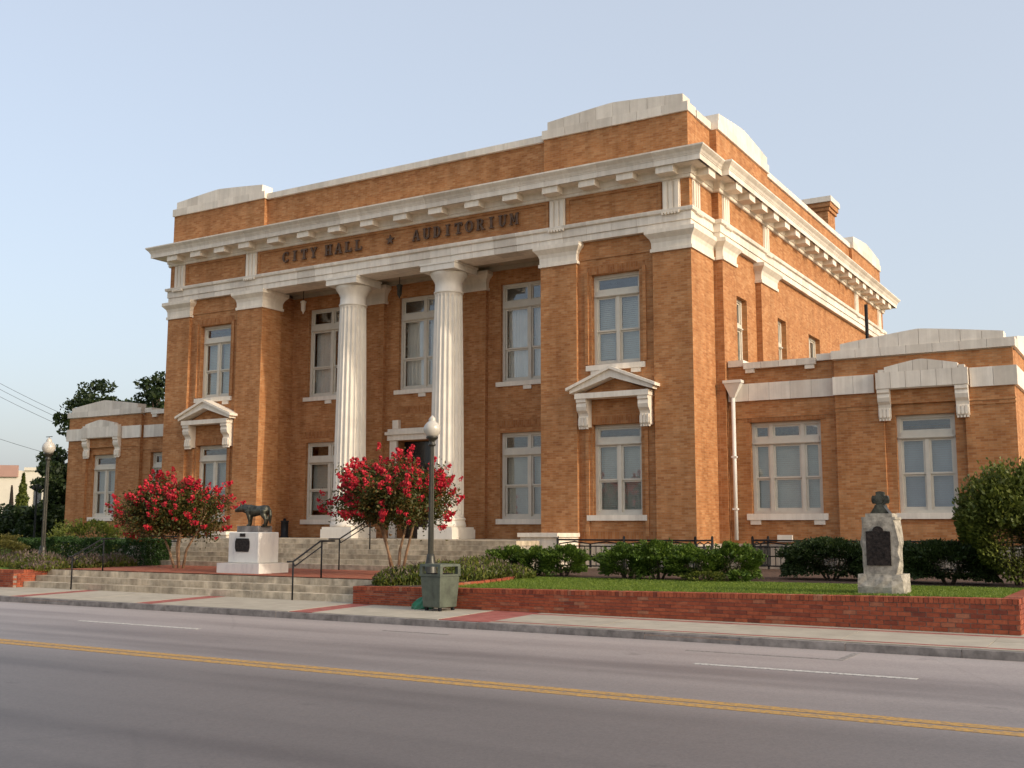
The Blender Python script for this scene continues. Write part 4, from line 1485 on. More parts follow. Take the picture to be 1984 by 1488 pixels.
MB().box(pc - 0.085, pc + 0.085, -7.098, -7.081, 1.29, 1.37).build('plaque', 'plaque', pd)

# bronze wolf, standing, head low and forward (to the left)
wx, wy, wz = 1.20, -6.73, 1.55
wolf = thing('wolf_statue', 'small dark bronze statue of a standing wolf facing left on the pedestal', 'statue', (wx, wy, wz))


def wpt(u, v, z):
    return (wx + u, wy + v, wz + z)


mb = MB()
mb.tube([wpt(0.40, 0, 0.40), wpt(0.36, 0, 0.395), wpt(0.24, 0, 0.385), wpt(0.06, 0, 0.37), wpt(-0.12, 0, 0.365), wpt(-0.26, 0, 0.375), wpt(-0.33, 0, 0.40)],
        [0.05, (0.10, 0.11), (0.12, 0.125), (0.105, 0.12), (0.12, 0.15), (0.115, 0.135), 0.09], 14)
mb.tube([wpt(-0.20, 0, 0.40), wpt(-0.33, -0.01, 0.415), wpt(-0.43, -0.03, 0.43)], [0.13, 0.115, 0.10], 12)           # thick maned neck
mb.tube([wpt(-0.40, -0.025, 0.435), wpt(-0.46, -0.05, 0.435), wpt(-0.52, -0.075, 0.405), wpt(-0.59, -0.10, 0.38), wpt(-0.625, -0.112, 0.375)], [0.095, 0.095, 0.072, 0.050, 0.034], 12)   # head, muzzle
for sg in (-1, 1):
    mb.tube([wpt(-0.445, -0.04 + sg * 0.06, 0.49), wpt(-0.435, -0.04 + sg * 0.075, 0.56)], [0.035, 0.008], 8)     # ears
    mb.tube([wpt(-0.225, sg * 0.06, 0.36), wpt(-0.23 - 0.04 * sg, sg * 0.075, 0.24), wpt(-0.215 - 0.05 * sg, sg * 0.075, 0.13), wpt(-0.225 - 0.05 * sg, sg * 0.075, 0.03), wpt(-0.245 - 0.05 * sg, sg * 0.075, 0.015)], [0.085, 0.058, 0.038, 0.032, 0.032], 10)   # forelegs
    mb.tube([wpt(-0.225 - 0.05 * sg, sg * 0.075, 0.020), wpt(-0.295 - 0.05 * sg, sg * 0.075, 0.016)], [0.036, 0.026], 8)
    mb.tube([wpt(0.29, sg * 0.055, 0.37), wpt(0.25 - 0.05 * sg, sg * 0.08, 0.26), wpt(0.325 - 0.05 * sg, sg * 0.08, 0.155), wpt(0.305 - 0.05 * sg, sg * 0.08, 0.07), wpt(0.285 - 0.05 * sg, sg * 0.08, 0.018)], [0.105, 0.078, 0.044, 0.032, 0.032], 10)  # hind legs with hock
    mb.tube([wpt(0.295 - 0.05 * sg, sg * 0.08, 0.020), wpt(0.23 - 0.05 * sg, sg * 0.08, 0.016)], [0.036, 0.026], 8)
mb.tube([wpt(0.38, 0, 0.42), wpt(0.435, 0, 0.37), wpt(0.45, 0.0, 0.26), wpt(0.44, 0.0, 0.13), wpt(0.45, 0, 0.05)], [0.042, 0.040, 0.040, 0.036, 0.014], 8)  # tail
bd = mb.build('body', 'bronze', wolf, smooth=True)
mod = bd.modifiers.new('fuse', 'REMESH')
mod.mode = 'VOXEL'
mod.voxel_size = 0.009
mod.use_smooth_shade = True
mod = bd.modifiers.new('soften', 'SMOOTH')
mod.iterations = 6
MB().box(wx - 0.34, wx + 0.34, wy - 0.14, wy + 0.14, wz - 0.02, wz + 0.008).build('plate', 'bronze', wolf)

# small ash stand on the porch
a_ = thing('ash_stand', 'small dark cylindrical ash stand on the porch floor by the brick pier', 'ash stand', (-4.95, 0.9, 1.18))
MB().lathe([(0.15, 0), (0.15, 0.03), (0.125, 0.04), (0.125, 0.50), (0.14, 0.52), (0.14, 0.55), (0.11, 0.56)], 18, (-4.95, 0.9, 1.18)).build('body', 'iron', a_, smooth=True)
MB().lathe([(0.05, 0.0), (0.05, 0.05), (0.03, 0.07)], 12, (-4.95, 0.9, 1.741)).build('knob', 'iron', a_, smooth=True)

# rough stone monument on the lawn
mx_, my_ = 16.420, -8.1
mo = thing('monument', 'rough grey stone monument with dark arched plaque and small emblem on top', 'monument', (mx_, my_, 0.45))


def rough_block(z0, z1, x0, x1, y0, y1, nz, bulge, mat, name, parent, seed, flat_front=False, top=1.0):
    r2 = random.Random(seed)
    mb = MB()
    per = []
    nx, ny = 5, 4
    for i in range(nx):
        per.append((x0 + (x1 - x0) * i / nx, y0, 'f'))
    for i in range(ny):
        per.append((x1, y0 + (y1 - y0) * i / ny, 'r'))
    for i in range(nx):
        per.append((x1 - (x1 - x0) * i / nx, y1, 'b'))
    for i in range(ny):
        per.append((x0, y1 - (y1 - y0) * i / ny, 'l'))
    m_ = len(per)
    cx_, cy_ = (x0 + x1) / 2, (y0 + y1) / 2
    for j in range(nz + 1):
        f = j / nz
        z = z0 + (z1 - z0) * f
        for (x, y, sd) in per:
            bb = bulge * (math.sin(math.pi * min(1, f * 0.85 + 0.15)) * 0.7 + r2.uniform(-0.35, 0.35))
            if j in (0, nz):
                bb *= 0.3
            dx = dy = 0
            if sd == 'f' and not flat_front:
                dy = -bb
            if sd == 'r':
                dx = bb
            if sd == 'b':
                dy = bb
            if sd == 'l':
                dx = -bb
            k = 1 - (1 - top) * f
            mb.v.append((cx_ + (x + dx - cx_) * k, cy_ + (y + dy - cy_) * k, z + (r2.uniform(-0.012, 0.012) if 0 < j < nz else 0)))
    for j in range(nz):
        for k in range(m_):
            k2 = (k + 1) % m_
            mb.f.append((j * m_ + k, j * m_ + k2, (j + 1) * m_ + k2, (j + 1) * m_ + k))
    mb.f.append(tuple(nz * m_ + k for k in range(m_)))
    return mb.build(name, mat, parent)


rough_block(0.40, 0.79, 16.070, 16.730, -8.46, -7.75, 4, 0.06, 'rough_granite', 'foot_stone', mo, 3)
rough_block(0.791, 1.66, 16.140, 16.640, -8.37, -7.85, 7, 0.075, 'rough_granite', 'shaft_stone', mo, 4, flat_front=True)
q = MB()
q.box(16.130, 16.660, -8.36, -7.88, 1.661, 1.70).box(16.190, 16.610, -8.32, -7.95, 1.701, 1.76)
q.build('cap_stone', 'rough_granite', mo)
MB().prism([(16.250, 1.761), (16.550, 1.761), (16.480, 1.86), (16.465, 1.90), (16.335, 1.90), (16.320, 1.86)], -0.12, 0.12, front(-8.14)).build('emblem_foot', 'bronze', mo)
em = []
for k in range(48):
    a = 2 * math.pi * k / 48
    r = 0.135 if (k % 12) in (0, 1, 2, 3, 4, 8, 9, 10, 11) else 0.10
    em.append((16.400 + r * math.sin(a), 1.985 + r * math.cos(a)))
emb = MB().prism(em, -0.05, 0.05, front(-8.14)).build('emblem', 'bronze', mo)
MB().lathe([(0.001, 0.02), (0.05, 0.018), (0.06, 0.0)], 16).v
disc = [(16.400 + 0.06 * math.sin(2 * math.pi * k / 20), 1.985 + 0.06 * math.cos(2 * math.pi * k / 20)) for k in range(20)]
MB().prism(disc, -0.075, -0.0505, front(-8.14)).build('emblem_boss', 'bronze', emb)
arch = [(16.200, 0.93), (16.580, 0.93), (16.580, 1.47)] + [(16.390 + 0.085 * math.cos(R(a)), 1.48 + 0.075 * math.sin(R(a))) for a in range(0, 181, 20)] + [(16.200, 1.47)]
MB().prism(arch, -0.022, -0.001, front(-8.37)).build('plaque', 'plaque', mo)


# iron fence round the area beside the stairs
def fence(label, pts, z0, zt):
    (xa, ya), _ = pts[0], pts[-1]
    root = thing('iron_fence', label, 'fence', (xa, ya, z0), 'black iron fences before the building')
    for (x0, y0), (x1, y1) in zip(pts[:-1], pts[1:]):
        L = math.hypot(x1 - x0, y1 - y0)
        n = max(1, round(L / 1.75))
        ux, uy = (x1 - x0) / L, (y1 - y0) / L

        def Pp(s_, z):
            return (x0 + ux * s_, y0 + uy * s_, z)
        for i in range(n + 1):
            s_ = L * i / n
            MB().tube([Pp(s_, z0 - 0.05), Pp(s_, zt + 0.02)], 0.034, 4).tube([Pp(s_, zt + 0.02), Pp(s_, zt + 0.05), Pp(s_, zt + 0.08)], [0.035, 0.03, 0.008], 6).build('post', 'iron', root)
        MB().tube([Pp(0, zt - 0.03), Pp(L, zt - 0.03)], 0.022, 4).build('top_rail', 'iron', root)
        for i in range(n):
            for h in range(2):
                a = L * i / n + 0.06 + h * (L / n - 0.09) / 2
                e = a + (L / n - 0.09) / 2 - 0.03
                c = (a + e) / 2
                q = MB()
                q.tube([Pp(a, z0 + 0.06), Pp(a, zt - 0.13), Pp(c, zt - 0.075), Pp(e, zt - 0.13), Pp(e, z0 + 0.06)], 0.020, 4)
                q.tube([Pp(a, zt - 0.19), Pp(e, zt - 0.19)], 0.016, 4).tube([Pp(a, z0 + 0.10), Pp(e, z0 + 0.10)], 0.018, 4).tube([Pp(a, z0 + 0.34), Pp(e, z0 + 0.34)], 0.016, 4)
                fr_ = q.build('panel_frame', 'iron', root)
                q = MB()
                m_ = 6
                for k in range(1, m_):
                    s_ = a + (e - a) * k / m_
                    q.tube([Pp(s_, z0 + 0.10), Pp(s_, zt - 0.19)], 0.012, 4)
                tag(q.build('picket', 'iron', fr_), kind='stuff')
    return root


fence('black iron fence between the stair cheek and the right corner pier', [(6.62, -1.25), (10.45, -1.25), (10.45, -0.1)], 0.45, 1.24)
fence('black iron fence in front of the right wing', [(11.35, 1.6), (11.35, 0.35), (18.2, 0.35)], 0.48, 1.24)
fence('black iron fence left of the stairs behind the hedge', [(-10.2, -1.25), (-6.62, -1.25)], 0.42, 1.24)


# ================================================================== PLANTS
def leaves(centers, size, mat, name, parent, nrm=None, asp=0.55, seed=0, up=0.0):
    """many small folded leaf blades, one mesh"""
    g = np.random.default_rng(seed)
    n = len(centers)
    C = np.asarray(centers, float)
    d = g.normal(size=(n, 3))
    if nrm is not None:
        d += np.asarray(nrm) * 1.2
    d[:, 2] += up
    d /= np.linalg.norm(d, axis=1)[:, None]
    r = g.normal(size=(n, 3))
    e = np.cross(d, r)
    e /= np.linalg.norm(e, axis=1)[:, None]
    f = np.cross(d, e)
    s = (size * g.uniform(0.6, 1.35, n))[:, None]
    a = C - d * s * 0.5
    b_ = C + e * s * asp * 0.5 + f * s * 0.12
    c = C + d * s * 0.5
    dd = C - e * s * asp * 0.5 + f * s * 0.12
    V = np.empty((n * 4, 3))
    V[0::4], V[1::4], V[2::4], V[3::4] = a, b_, c, dd
    base = np.array(world_loc(parent)) if parent else np.zeros(3)
    me = bpy.data.meshes.new(name)
    me.vertices.add(n * 4)
    me.vertices.foreach_set('co', (V - base).ravel())
    me.loops.add(n * 4)
    me.loops.foreach_set('vertex_index', np.arange(n * 4))
    me.polygons.add(n)
    me.polygons.foreach_set('loop_start', np.arange(0, n * 4, 4))
    me.polygons.foreach_set('loop_total', np.full(n, 4))
    me.update()
    me.validate()
    me.materials.append(MATS[mat])
    o = bpy.data.objects.new(name, me)
    COL.objects.link(o)
    if parent:
        o.parent = parent
    return o


def clump_points(g, c, rad, nclump, nleaf, crad, shell=0.55, zmin=None):
    pts, cen = [], []
    for i in range(nclump):
        while True:
            p = g.uniform(-1, 1, 3)
            l = np.linalg.norm(p)
            if shell < l < 1:
                break
        q = np.array(c) + p * np.array(rad)
        if zmin is not None and q[2] < zmin:
            q[2] = zmin + g.uniform(0, 0.1)
        cr = crad * g.uniform(0.6, 1.3)
        u = g.normal(size=(nleaf, 3))
        u /= np.linalg.norm(u, axis=1)[:, None]
        u *= (g.uniform(0.2, 1, nleaf) ** 0.5)[:, None] * cr
        u[:, 2] *= 0.75
        pts.append(q + u)
        cen.append((q, p / l))
    return np.concatenate(pts), cen


# flower panicle of the crape myrtle, one mesh shared by all
g = np.random.default_rng(77)
nq = 46
u = g.normal(size=(nq, 3))
u /= np.linalg.norm(u, axis=1)[:, None]
fr_ = g.uniform(0, 1, nq)
cen = np.stack([u[:, 0] * 0.075 * (1.1 - fr_ * 0.75), u[:, 1] * 0.075 * (1.1 - fr_ * 0.75), fr_ * 0.22 - 0.06], 1)
tmp = leaves(cen, 0.055, 'petal', 'flower_cluster', None, nrm=u * 0.4, asp=0.9, seed=8)
PAN = tmp.data
bpy.data.objects.remove(tmp)


def myrtle(x, y, z0, c, rad, label, seed, nflow, trunks, lean=0.0):
    g = np.random.default_rng(seed)
    root = thing('crape_myrtle', label, 'tree', (x, y, z0), 'red crape myrtles before the porch')
    r2 = random.Random(seed)
    tips = []
    for (dx, dy, tx, ty, h) in trunks:
        mb = MB()
        p0 = Vector((x + dx, y + dy, z0 - 0.05))
        p3 = Vector((c[0] + tx, c[1] + ty, h))
        p1 = p0.lerp(p3, 0.35) + Vector((r2.uniform(-0.05, 0.05) - tx * 0.12, r2.uniform(-0.05, 0.05), 0))
        p2 = p0.lerp(p3, 0.7) + Vector((r2.uniform(-0.05, 0.05) - tx * 0.05, r2.uniform(-0.05, 0.05), 0))
        mb.tube([p0, p1, p2, p3], [0.040, 0.032, 0.026, 0.014], 8)
        for k in range(4):
            q0 = p2.lerp(p3, k / 4)
            q1 = q0 + Vector((r2.uniform(-1, 1) * rad[0] * 0.5 + tx * 0.3, r2.uniform(-1, 1) * rad[1] * 0.5, r2.uniform(0.2, 0.8)))
            mb.tube([q0, q0.lerp(q1, 0.5) + Vector((0, 0, 0.06)), q1], [0.016, 0.011, 0.005], 6)
        mb.build('trunk', 'bark', root, smooth=True)
    ph = g.uniform(0, 6, 8)

    def radial(p):                             # uneven outline
        return 1 + 0.13 * math.sin(p[0] * 4 + ph[0]) + 0.11 * math.sin(p[2] * 6 + p[0] * 3 + ph[1]) + 0.10 * math.sin(p[1] * 7 + p[0] * 7 + ph[2])
    pts, cand = [], []
    for i in range(300):                       # leafy twigs, most of them ending in a panicle
        p = g.normal(size=3)
        p /= np.linalg.norm(p)
        if p[2] < -0.5:
            p[2] *= -0.6
            p /= np.linalg.norm(p)
        L = radial(p) * g.uniform(0.62, 1.08)
        tip = np.array(c) + p * np.array(rad) * L
        if p[2] < -0.1 and g.uniform() < 0.3:
            tip[2] -= 0.22
        root_ = np.array(c) + p * np.array(rad) * L * 0.35 + np.array([0, 0, -0.25])
        nl = 120
        f = g.uniform(0.15, 1.0, nl)[:, None]
        pts.append(root_ + (tip - root_) * f + g.normal(size=(nl, 3)) * (0.05 + 0.12 * np.sin(f * 3.0)))
        cand.append((tip + p * 0.05, p, L))
    leaves(np.concatenate(pts), 0.08, 'leaf_myrtle', 'crown', root, seed=seed, asp=0.5)
    k = 0
    extra = []
    for q, p, L in cand:
        if g.uniform() < (0.25 + 0.4 * max(0, p[2])):
            for j in range(2):
                extra.append((q + g.normal(size=3) * 0.14, p, L))
    cand = [(q, p) for q, p, L in cand + extra if p[2] > -0.45 or g.uniform() < 0.5]
    r2.shuffle(cand)
    for q, p in cand[:nflow]:
        o = bpy.data.objects.new('flower_cluster', PAN)
        COL.objects.link(o)
        o.parent = root
        o.location = Vector(q) - Vector((x, y, z0))
        d = Vector((p[0], p[1], p[2] * 0.8 + 0.35)) + Vector(g.normal(size=3) * 0.25)
        o.rotation_euler = d.to_track_quat('Z', 'Y').to_euler()
        s = g.uniform(0.65, 1.2)
        o.scale = (s, s, s * g.uniform(0.85, 1.2))
    return root


myrtle(-2.6, -5.8, PLZ, (-2.85, -5.8, 1.92), (1.30, 1.15, 0.84), 'red flowering crape myrtle left of the marble pedestal', 21, 250,
       [(-0.05, 0, -0.9, 0.1, 1.9), (0.05, 0.05, -0.1, 0.3, 2.1), (0.16, -0.05, 0.55, -0.1, 2.0), (0.2, 0.05, 1.1, 0.2, 1.9)])
myrtle(4.9, -6.0, 0.40, (4.82, -6.0, 2.20), (1.62, 1.3, 0.86), 'red flowering crape myrtle behind the lamp post and litter bin', 34, 295,
       [(-0.05, 0, -0.8, 0.2, 2.0), (-0.02, 0.06, -0.3, -0.2, 2.2), (0.10, 0.0, 0.35, 0.2, 2.2), (0.16, 0.05, 0.9, -0.1, 2.1)])


def bush(x, y, z0, rad, label, seed, mat='leaf_box', n=7500, size=0.06, name='boxwood', cat='bush', group=None, up=0.6, stems=4, rough=0.2, skirt_k=0.45):
    """clipped shrub: leaves crowd the outer shell of a lumpy mound, stems below"""
    g = np.random.default_rng(seed)
    root = thing(name, label, cat, (x, y, z0), group)
    d = g.normal(size=(n, 3))
    d /= np.linalg.norm(d, axis=1)[:, None]
    d[:, 2] = np.where(d[:, 2] < -0.85, -d[:, 2], d[:, 2])
    ph = g.uniform(0, 6, 6)
    lump = 1 + rough * (np.sin(d[:, 0] * 4.5 + ph[0]) * np.sin(d[:, 1] * 4 + ph[1]) + 0.7 * np.sin(d[:, 2] * 6 + ph[2] + d[:, 0] * 5) + 0.4 * np.sin(d[:, 0] * 11 + ph[3]) * np.sin(d[:, 1] * 10 + d[:, 2] * 9 + ph[4]))
    rr = lump * (1 - np.abs(g.normal(0, 0.14, n)))
    ns = max(8, n // 180)                      # longer shoots that break the outline
    sd = g.normal(size=(ns, 3))
    sd /= np.linalg.norm(sd, axis=1)[:, None]
    pick = g.integers(0, ns, n)
    shoot = g.uniform(size=n) < 0.22
    sd[:, 2] = np.abs(sd[:, 2]) * 0.9 + 0.1
    d = np.where(shoot[:, None], sd[pick] + g.normal(0, 0.045, (n, 3)), d)
    rr = np.where(shoot, g.uniform(0.75, 1.0 + rough * 1.35, n), rr)
    hl = np.linalg.norm(d[:, :2], axis=1)
    skirt = np.where(d[:, 2] < 0, 1 + (np.minimum(1 / np.maximum(hl, 0.3), 2.2) - 1) * skirt_k, 1.0)
    d[:, :2] *= skirt[:, None]
    C = np.stack([x + d[:, 0] * rad[0] * rr, y + d[:, 1] * rad[1] * rr, z0 + rad[2] * 1.0 + 0.04 + d[:, 2] * rad[2] * rr], 1)
    leaves(C, size, mat, 'foliage', root, nrm=d, seed=seed, up=up)
    for k in range(stems):
        a = 2 * math.pi * k / stems + seed
        MB().tube([(x + 0.05 * math.cos(a), y + 0.05 * math.sin(a), z0 - 0.05), (x + rad[0] * 0.3 * math.cos(a), y + rad[1] * 0.3 * math.sin(a), z0 + rad[2] * 0.7), (x + rad[0] * 0.45 * math.cos(a), y + rad[1] * 0.45 * math.sin(a), z0 + rad[2] * 1.3)],
                  [0.030, 0.02, 0.006], 6).build('stem', 'dark_bark', root)
    return root


BX = [(7.10, -4.5, 0.52, 0.29, 'small green boxwood at the left end of the row, beside the stair cheek'),
      (7.82, -4.5, 0.45, 0.28, 'second green boxwood from the stair cheek in the row on the lawn edge'),
      (8.62, -4.6, 0.52, 0.30, 'third green boxwood from the stair cheek, before the bare stretch of fence'),
      (10.42, -5.1, 0.62, 0.32, 'green boxwood just right of the bare stretch of fence'),
      (11.18, -5.2, 0.62, 0.36, 'tallest green boxwood in front of the corner pier'),
      (11.95, -5.2, 0.58, 0.32, 'green boxwood in front of the white downpipe'),
      (12.72, -4.9, 0.52, 0.34, 'rightmost light green boxwood, before the fence of the right wing')]
for i, (x, y, rx, rz, lab) in enumerate(BX):
    bush(x, y, lawn_z(x, y) - 0.01, (rx, rx * 0.9, rz), lab, 100 + i, group='boxwoods along the lawn edge')
bush(14.35, -3.6, 0.44, (1.0, 0.65, 0.40), 'dark clipped rounded hedge bush left of the stone monument', 120, 'leaf_dark', 20000, 0.065, 'clipped_shrub', group='dark clipped shrubs by the monument', rough=0.09, skirt_k=1.0)
bush(15.55, -3.8, 0.45, (0.75, 0.55, 0.38), 'dark clipped rounded bush directly behind the stone monument', 121, 'leaf_dark', 16000, 0.065, 'clipped_shrub', group='dark clipped shrubs by the monument', rough=0.09, skirt_k=1.0)
bush(16.75, -4.3, 0.46, (0.85, 0.6, 0.38), 'dark clipped rounded bush between the stone monument and the tall shrub', 122, 'leaf_dark', 20000, 0.065, 'clipped_shrub', group='dark clipped shrubs by the monument', rough=0.09, skirt_k=1.0)
bush(18.0, -4.3, 0.44, (0.88, 0.8, 1.02), 'tall feathery olive green shrub at the right end of the lawn', 123, 'leaf_juniper', 42000, 0.085, 'tall_shrub', up=1.0, rough=0.2, skirt_k=0.8)
# small perennials at the foot of the row
bush(12.35, -5.6, 0.42, (0.55, 0.25, 0.10), 'low leafy perennial patch at the foot of the rightmost boxwood', 124, 'leaf_bed', 900, 0.06, 'perennial_clump', 'plant', stems=0)
bush(13.05, -5.5, 0.42, (0.22, 0.2, 0.10), 'small dark green perennial clump left of the dark hedge bush', 125, 'leaf_box', 500, 0.08, 'perennial_clump', 'plant', stems=0)


# long hedge at the left
def box_hedge(x0, x1, y0, y1, z0, z1, label, seed, mat, n, name='hedge'):
    g = np.random.default_rng(seed)
    root = thing(name, label, 'hedge', ((x0 + x1) / 2, (y0 + y1) / 2, z0))
    f = g.integers(0, 5, n)
    f = np.where(g.uniform(size=n) < 0.45, g.choice([0, 1], n), f)
    U_, V_, W_ = g.uniform(0, 1, n), g.uniform(0, 1, n), g.uniform(0, 1, n)
    dep = np.abs(g.normal(0, 0.05, n))
    X_ = x0 + (x1 - x0) * U_
    Y_ = y0 + (y1 - y0) * V_
    Z_ = z0 + (z1 - z0) * W_
    N = np.zeros((n, 3))
    for k, (ax, val, sg) in enumerate(((2, z1, 1), (1, y0, -1), (0, x0, -1), (0, x1, 1), (1, y1, 1))):
        mk = f == k
        arr = (X_, Y_, Z_)[ax]
        arr[mk] = val - sg * dep[mk]
        N[mk, ax] = sg
    bump = 0.05 * np.sin(X_ * 3.1) + 0.035 * np.sin(X_ * 7.3 + 1) + 0.03 * np.sin(X_ * 13 + Z_ * 9)
    Z_ += bump * (Z_ - z0) / (z1 - z0)
    Y_ -= bump * 0.8
    leaves(np.stack([X_, Y_, Z_], 1), 0.06, mat, 'foliage', root, nrm=N, seed=seed, up=0.4)
    x = x0 + 0.3
    while x < x1:
        MB().tube([(x, (y0 + y1) / 2, z0 - 0.05), (x + 0.05, (y0 + y1) / 2, z0 + (z1 - z0) * 0.6)], [0.03, 0.015], 6).build('stem', 'dark_bark', root)
        x += 0.7
    return root


box_hedge(-11.2, -5.15, -4.6, -3.7, PLZ - 0.04, 1.13, 'long dark green clipped hedge left of the stairs', 140, 'leaf_hedge', 26000)
bush(-10.9, -5.3, PLZ - 0.04, (0.85, 0.6, 0.33), 'golden green rounded shrub at the left edge of the garden', 141, 'leaf_gold', 4500, 0.06, 'golden_shrub', rough=0.08)
bush(-12.6, -4.2, PLZ - 0.04, (1.0, 0.8, 0.42), 'olive rounded shrub behind the golden shrub at the far left', 142, 'leaf_gold', 4500, 0.06, 'golden_shrub', rough=0.10)
bush(-11.9, -1.5, PLZ - 0.04, (1.3, 1.0, 0.62), 'loose pale green shrub left of the left wing', 143, 'leaf_juniper', 5000, 0.09, 'loose_shrub', rough=0.25)


# flower beds: a thicket of thin stems and leaves that nobody could count
def bed(name, label, cells, seed, n, hmin, hmax, mats, zf):
    g = np.random.default_rng(seed)
    root = thing(name, label, 'flowers', (cells[0][0], cells[0][1], zf(cells[0][0], cells[0][1])), kind='stuff')
    for mat, share, up_, low, high, sz in mats:
        m_ = int(n * share)
        ci = g.integers(0, len(cells), m_)
        cc = np.array(cells)[ci]
        ang, rr = g.uniform(0, 6.283, m_), np.sqrt(g.uniform(0, 1, m_))
        X_ = cc[:, 0] + np.cos(ang) * rr * cc[:, 2]
        Y_ = cc[:, 1] + np.sin(ang) * rr * cc[:, 3]
        H = cc[:, 4] * (1 - 0.6 * rr ** 2)
        Zg = np.array([zf(a, b2) for a, b2 in zip(X_, Y_)])
        Z_ = Zg + H * g.uniform(low, high, m_)
        leaves(np.stack([X_, Y_, Z_], 1), sz, mat, 'foliage', root, seed=seed + 1, up=up_, asp=0.3)
    return root


bed('flower_planting', 'bed of low green plants with dusty purple spikes beside the litter bin',
    [(7.1, -8.0, 0.75, 0.75, 0.42), (7.2, -6.8, 0.9, 0.8, 0.42), (6.9, -5.6, 0.9, 0.8, 0.46), (7.9, -6.0, 0.7, 0.6, 0.32), (6.75, -8.4, 0.45, 0.5, 0.36), (6.3, -6.2, 0.5, 0.7, 0.38)],
    150, 17000, 0.1, 0.4, [('leaf_bed', 0.93, 1.5, 0.02, 1.0, 0.10), ('leaf_lavender', 0.07, 2.5, 0.75, 1.12, 0.09)], lawn_z)
bed('flower_planting', 'bed of low plants with dull purple and yellow tips behind the left brick wall',
    [(-5.7, -7.7, 0.9, 0.7, 0.45), (-7.2, -7.0, 1.0, 0.8, 0.45), (-5.1, -6.7, 0.5, 0.6, 0.40), (-5.3, -5.6, 0.6, 0.6, 0.38), (-5.0, -8.2, 0.4, 0.5, 0.22)],
    151, 11000, 0.1, 0.4, [('leaf_bed', 0.55, 1.5, 0.02, 0.9, 0.10), ('leaf_gold', 0.3, 1.5, 0.02, 0.7, 0.09), ('leaf_lavender', 0.15, 2.5, 0.75, 1.1, 0.09)], lambda x, y: PLZ - 0.02)

# brick edging between the flower bed and the lawn
ed = thing('bed_edging', 'curved row of orange bricks edging the flower bed on the lawn', 'edging', (8.3, -7.6, 0.34))
epts = [(8.25, -8.7), (8.42, -7.7), (8.40, -6.8), (8.22, -6.0), (7.98, -5.45)]
eme = MB().box(-0.098, 0.098, -0.05, 0.05, -0.06, 0.045).mesh('brick', 'wall_brick')
for (xa, ya), (xb, yb) in zip(epts[:-1], epts[1:]):
    L = math.hypot(xb - xa, yb - ya)
    n = max(1, round(L / 0.205))
    for i in range(n):
        f = (i + 0.5) / n
        x, y = xa + (xb - xa) * f, ya + (yb - ya) * f
        place('brick', eme, (x, y, lawn_z(x, y) + 0.02 + rng.uniform(-0.006, 0.006)), ed, rz=math.atan2(yb - ya, xb - xa) + rng.uniform(-0.05, 0.05))

# lawn blades
g = np.random.default_rng(9)
nb_ = 52000
X_ = g.uniform(LX0 + 0.05, LX1 - 0.05, nb_)
Y_ = g.uniform(-8.86, -5.45, nb_)
Z_ = np.array([lawn_z(a, b2) for a, b2 in zip(X_, Y_)]) + 0.012
keep_ = ~((X_ < 8.36) & (Y_ < -5.3))                # the planted bed is not lawn
X_, Y_, Z_ = X_[keep_], Y_[keep_], Z_[keep_]
o = leaves(np.stack([X_, Y_, Z_], 1), 0.055, 'grass_blade', 'grass', None, seed=4, up=2.2, asp=0.16)
tag(o, 'short mown green grass of the lawn behind the brick wall', 'grass', kind='stuff')


# background trees behind the left wing
def tree(x, y, z0, H, crowns, label, seed, mat='leaf_tree', lsize=0.30, nleaf=120, group='trees behind the left wing', crad=0.9):
    g = np.random.default_rng(seed)
    r2 = random.Random(seed)
    root = thing('broadleaf_tree', label, 'tree', (x, y, z0), group)
    mb = MB()
    mb.tube([(x, y, z0 - 0.2), (x + 0.1, y, z0 + H * 0.3), (x - 0.1, y + 0.1, z0 + H * 0.6), (x, y, z0 + H * 0.9)], [0.28, 0.22, 0.15, 0.05], 10)
    for (cx_, cy_, cz_, rx, ry, rz_, nc) in crowns:
        p = Vector((x, y, max(z0 + 1, cz_ - rz_ * 1.2)))
        p.z = min(p.z, z0 + H * 0.6)
        for k in range(4):
            e = Vector((cx_ + r2.uniform(-0.6, 0.6) * rx, cy_ + r2.uniform(-0.6, 0.6) * ry, cz_ + r2.uniform(-0.4, 0.5) * rz_))
            mb.tube([p, p.lerp(e, 0.5) + Vector((0, 0, 0.2)), e], [0.10, 0.06, 0.02], 6)
    mb.build('trunk', 'dark_bark', root)
    pts = []
    for (cx_, cy_, cz_, rx, ry, rz_, nc) in crowns:
        q, _ = clump_points(g, (cx_, cy_, cz_), (rx, ry, rz_), nc, nleaf, crad, 0.2)
        pts.append(q)
    leaves(np.concatenate(pts), lsize, mat, 'crown', root, seed=seed, asp=0.6)
    return root


tree(-31.5, 14, 0, 9.5, [(-32.0, 14, 8.6, 1.2, 1.3, 1.4, 17), (-30.4, 14, 7.9, 1.3, 1.3, 0.8, 12), (-33.4, 14, 7.4, 0.7, 1.0, 0.7, 5), (-30.8, 14.2, 5.5, 2.2, 2, 1.4, 20)],
     'tall dark tree rising above the parapet of the left wing', 201, lsize=0.26, nleaf=110, crad=0.55)
tree(-26.5, 14, 0, 9.6, [(-26.6, 14, 8.5, 1.2, 1.3, 1.1, 15), (-26.2, 14, 7.0, 1.4, 1.4, 1.0, 10)],
     'dark tree showing between the left wing and the main block', 202, lsize=0.26, nleaf=110, crad=0.55)
tree(-34.4, 13, 0, 6.0, [(-33.3, 13, 4.3, 1.0, 1.4, 1.5, 30), (-33.9, 13, 2.0, 1.9, 1.8, 1.2, 44), (-32.3, 13, 2.5, 1.2, 1.6, 2.2, 30)],
     'bushy dark tree standing against the left wall of the left wing', 203, lsize=0.26, nleaf=120, crad=0.6)
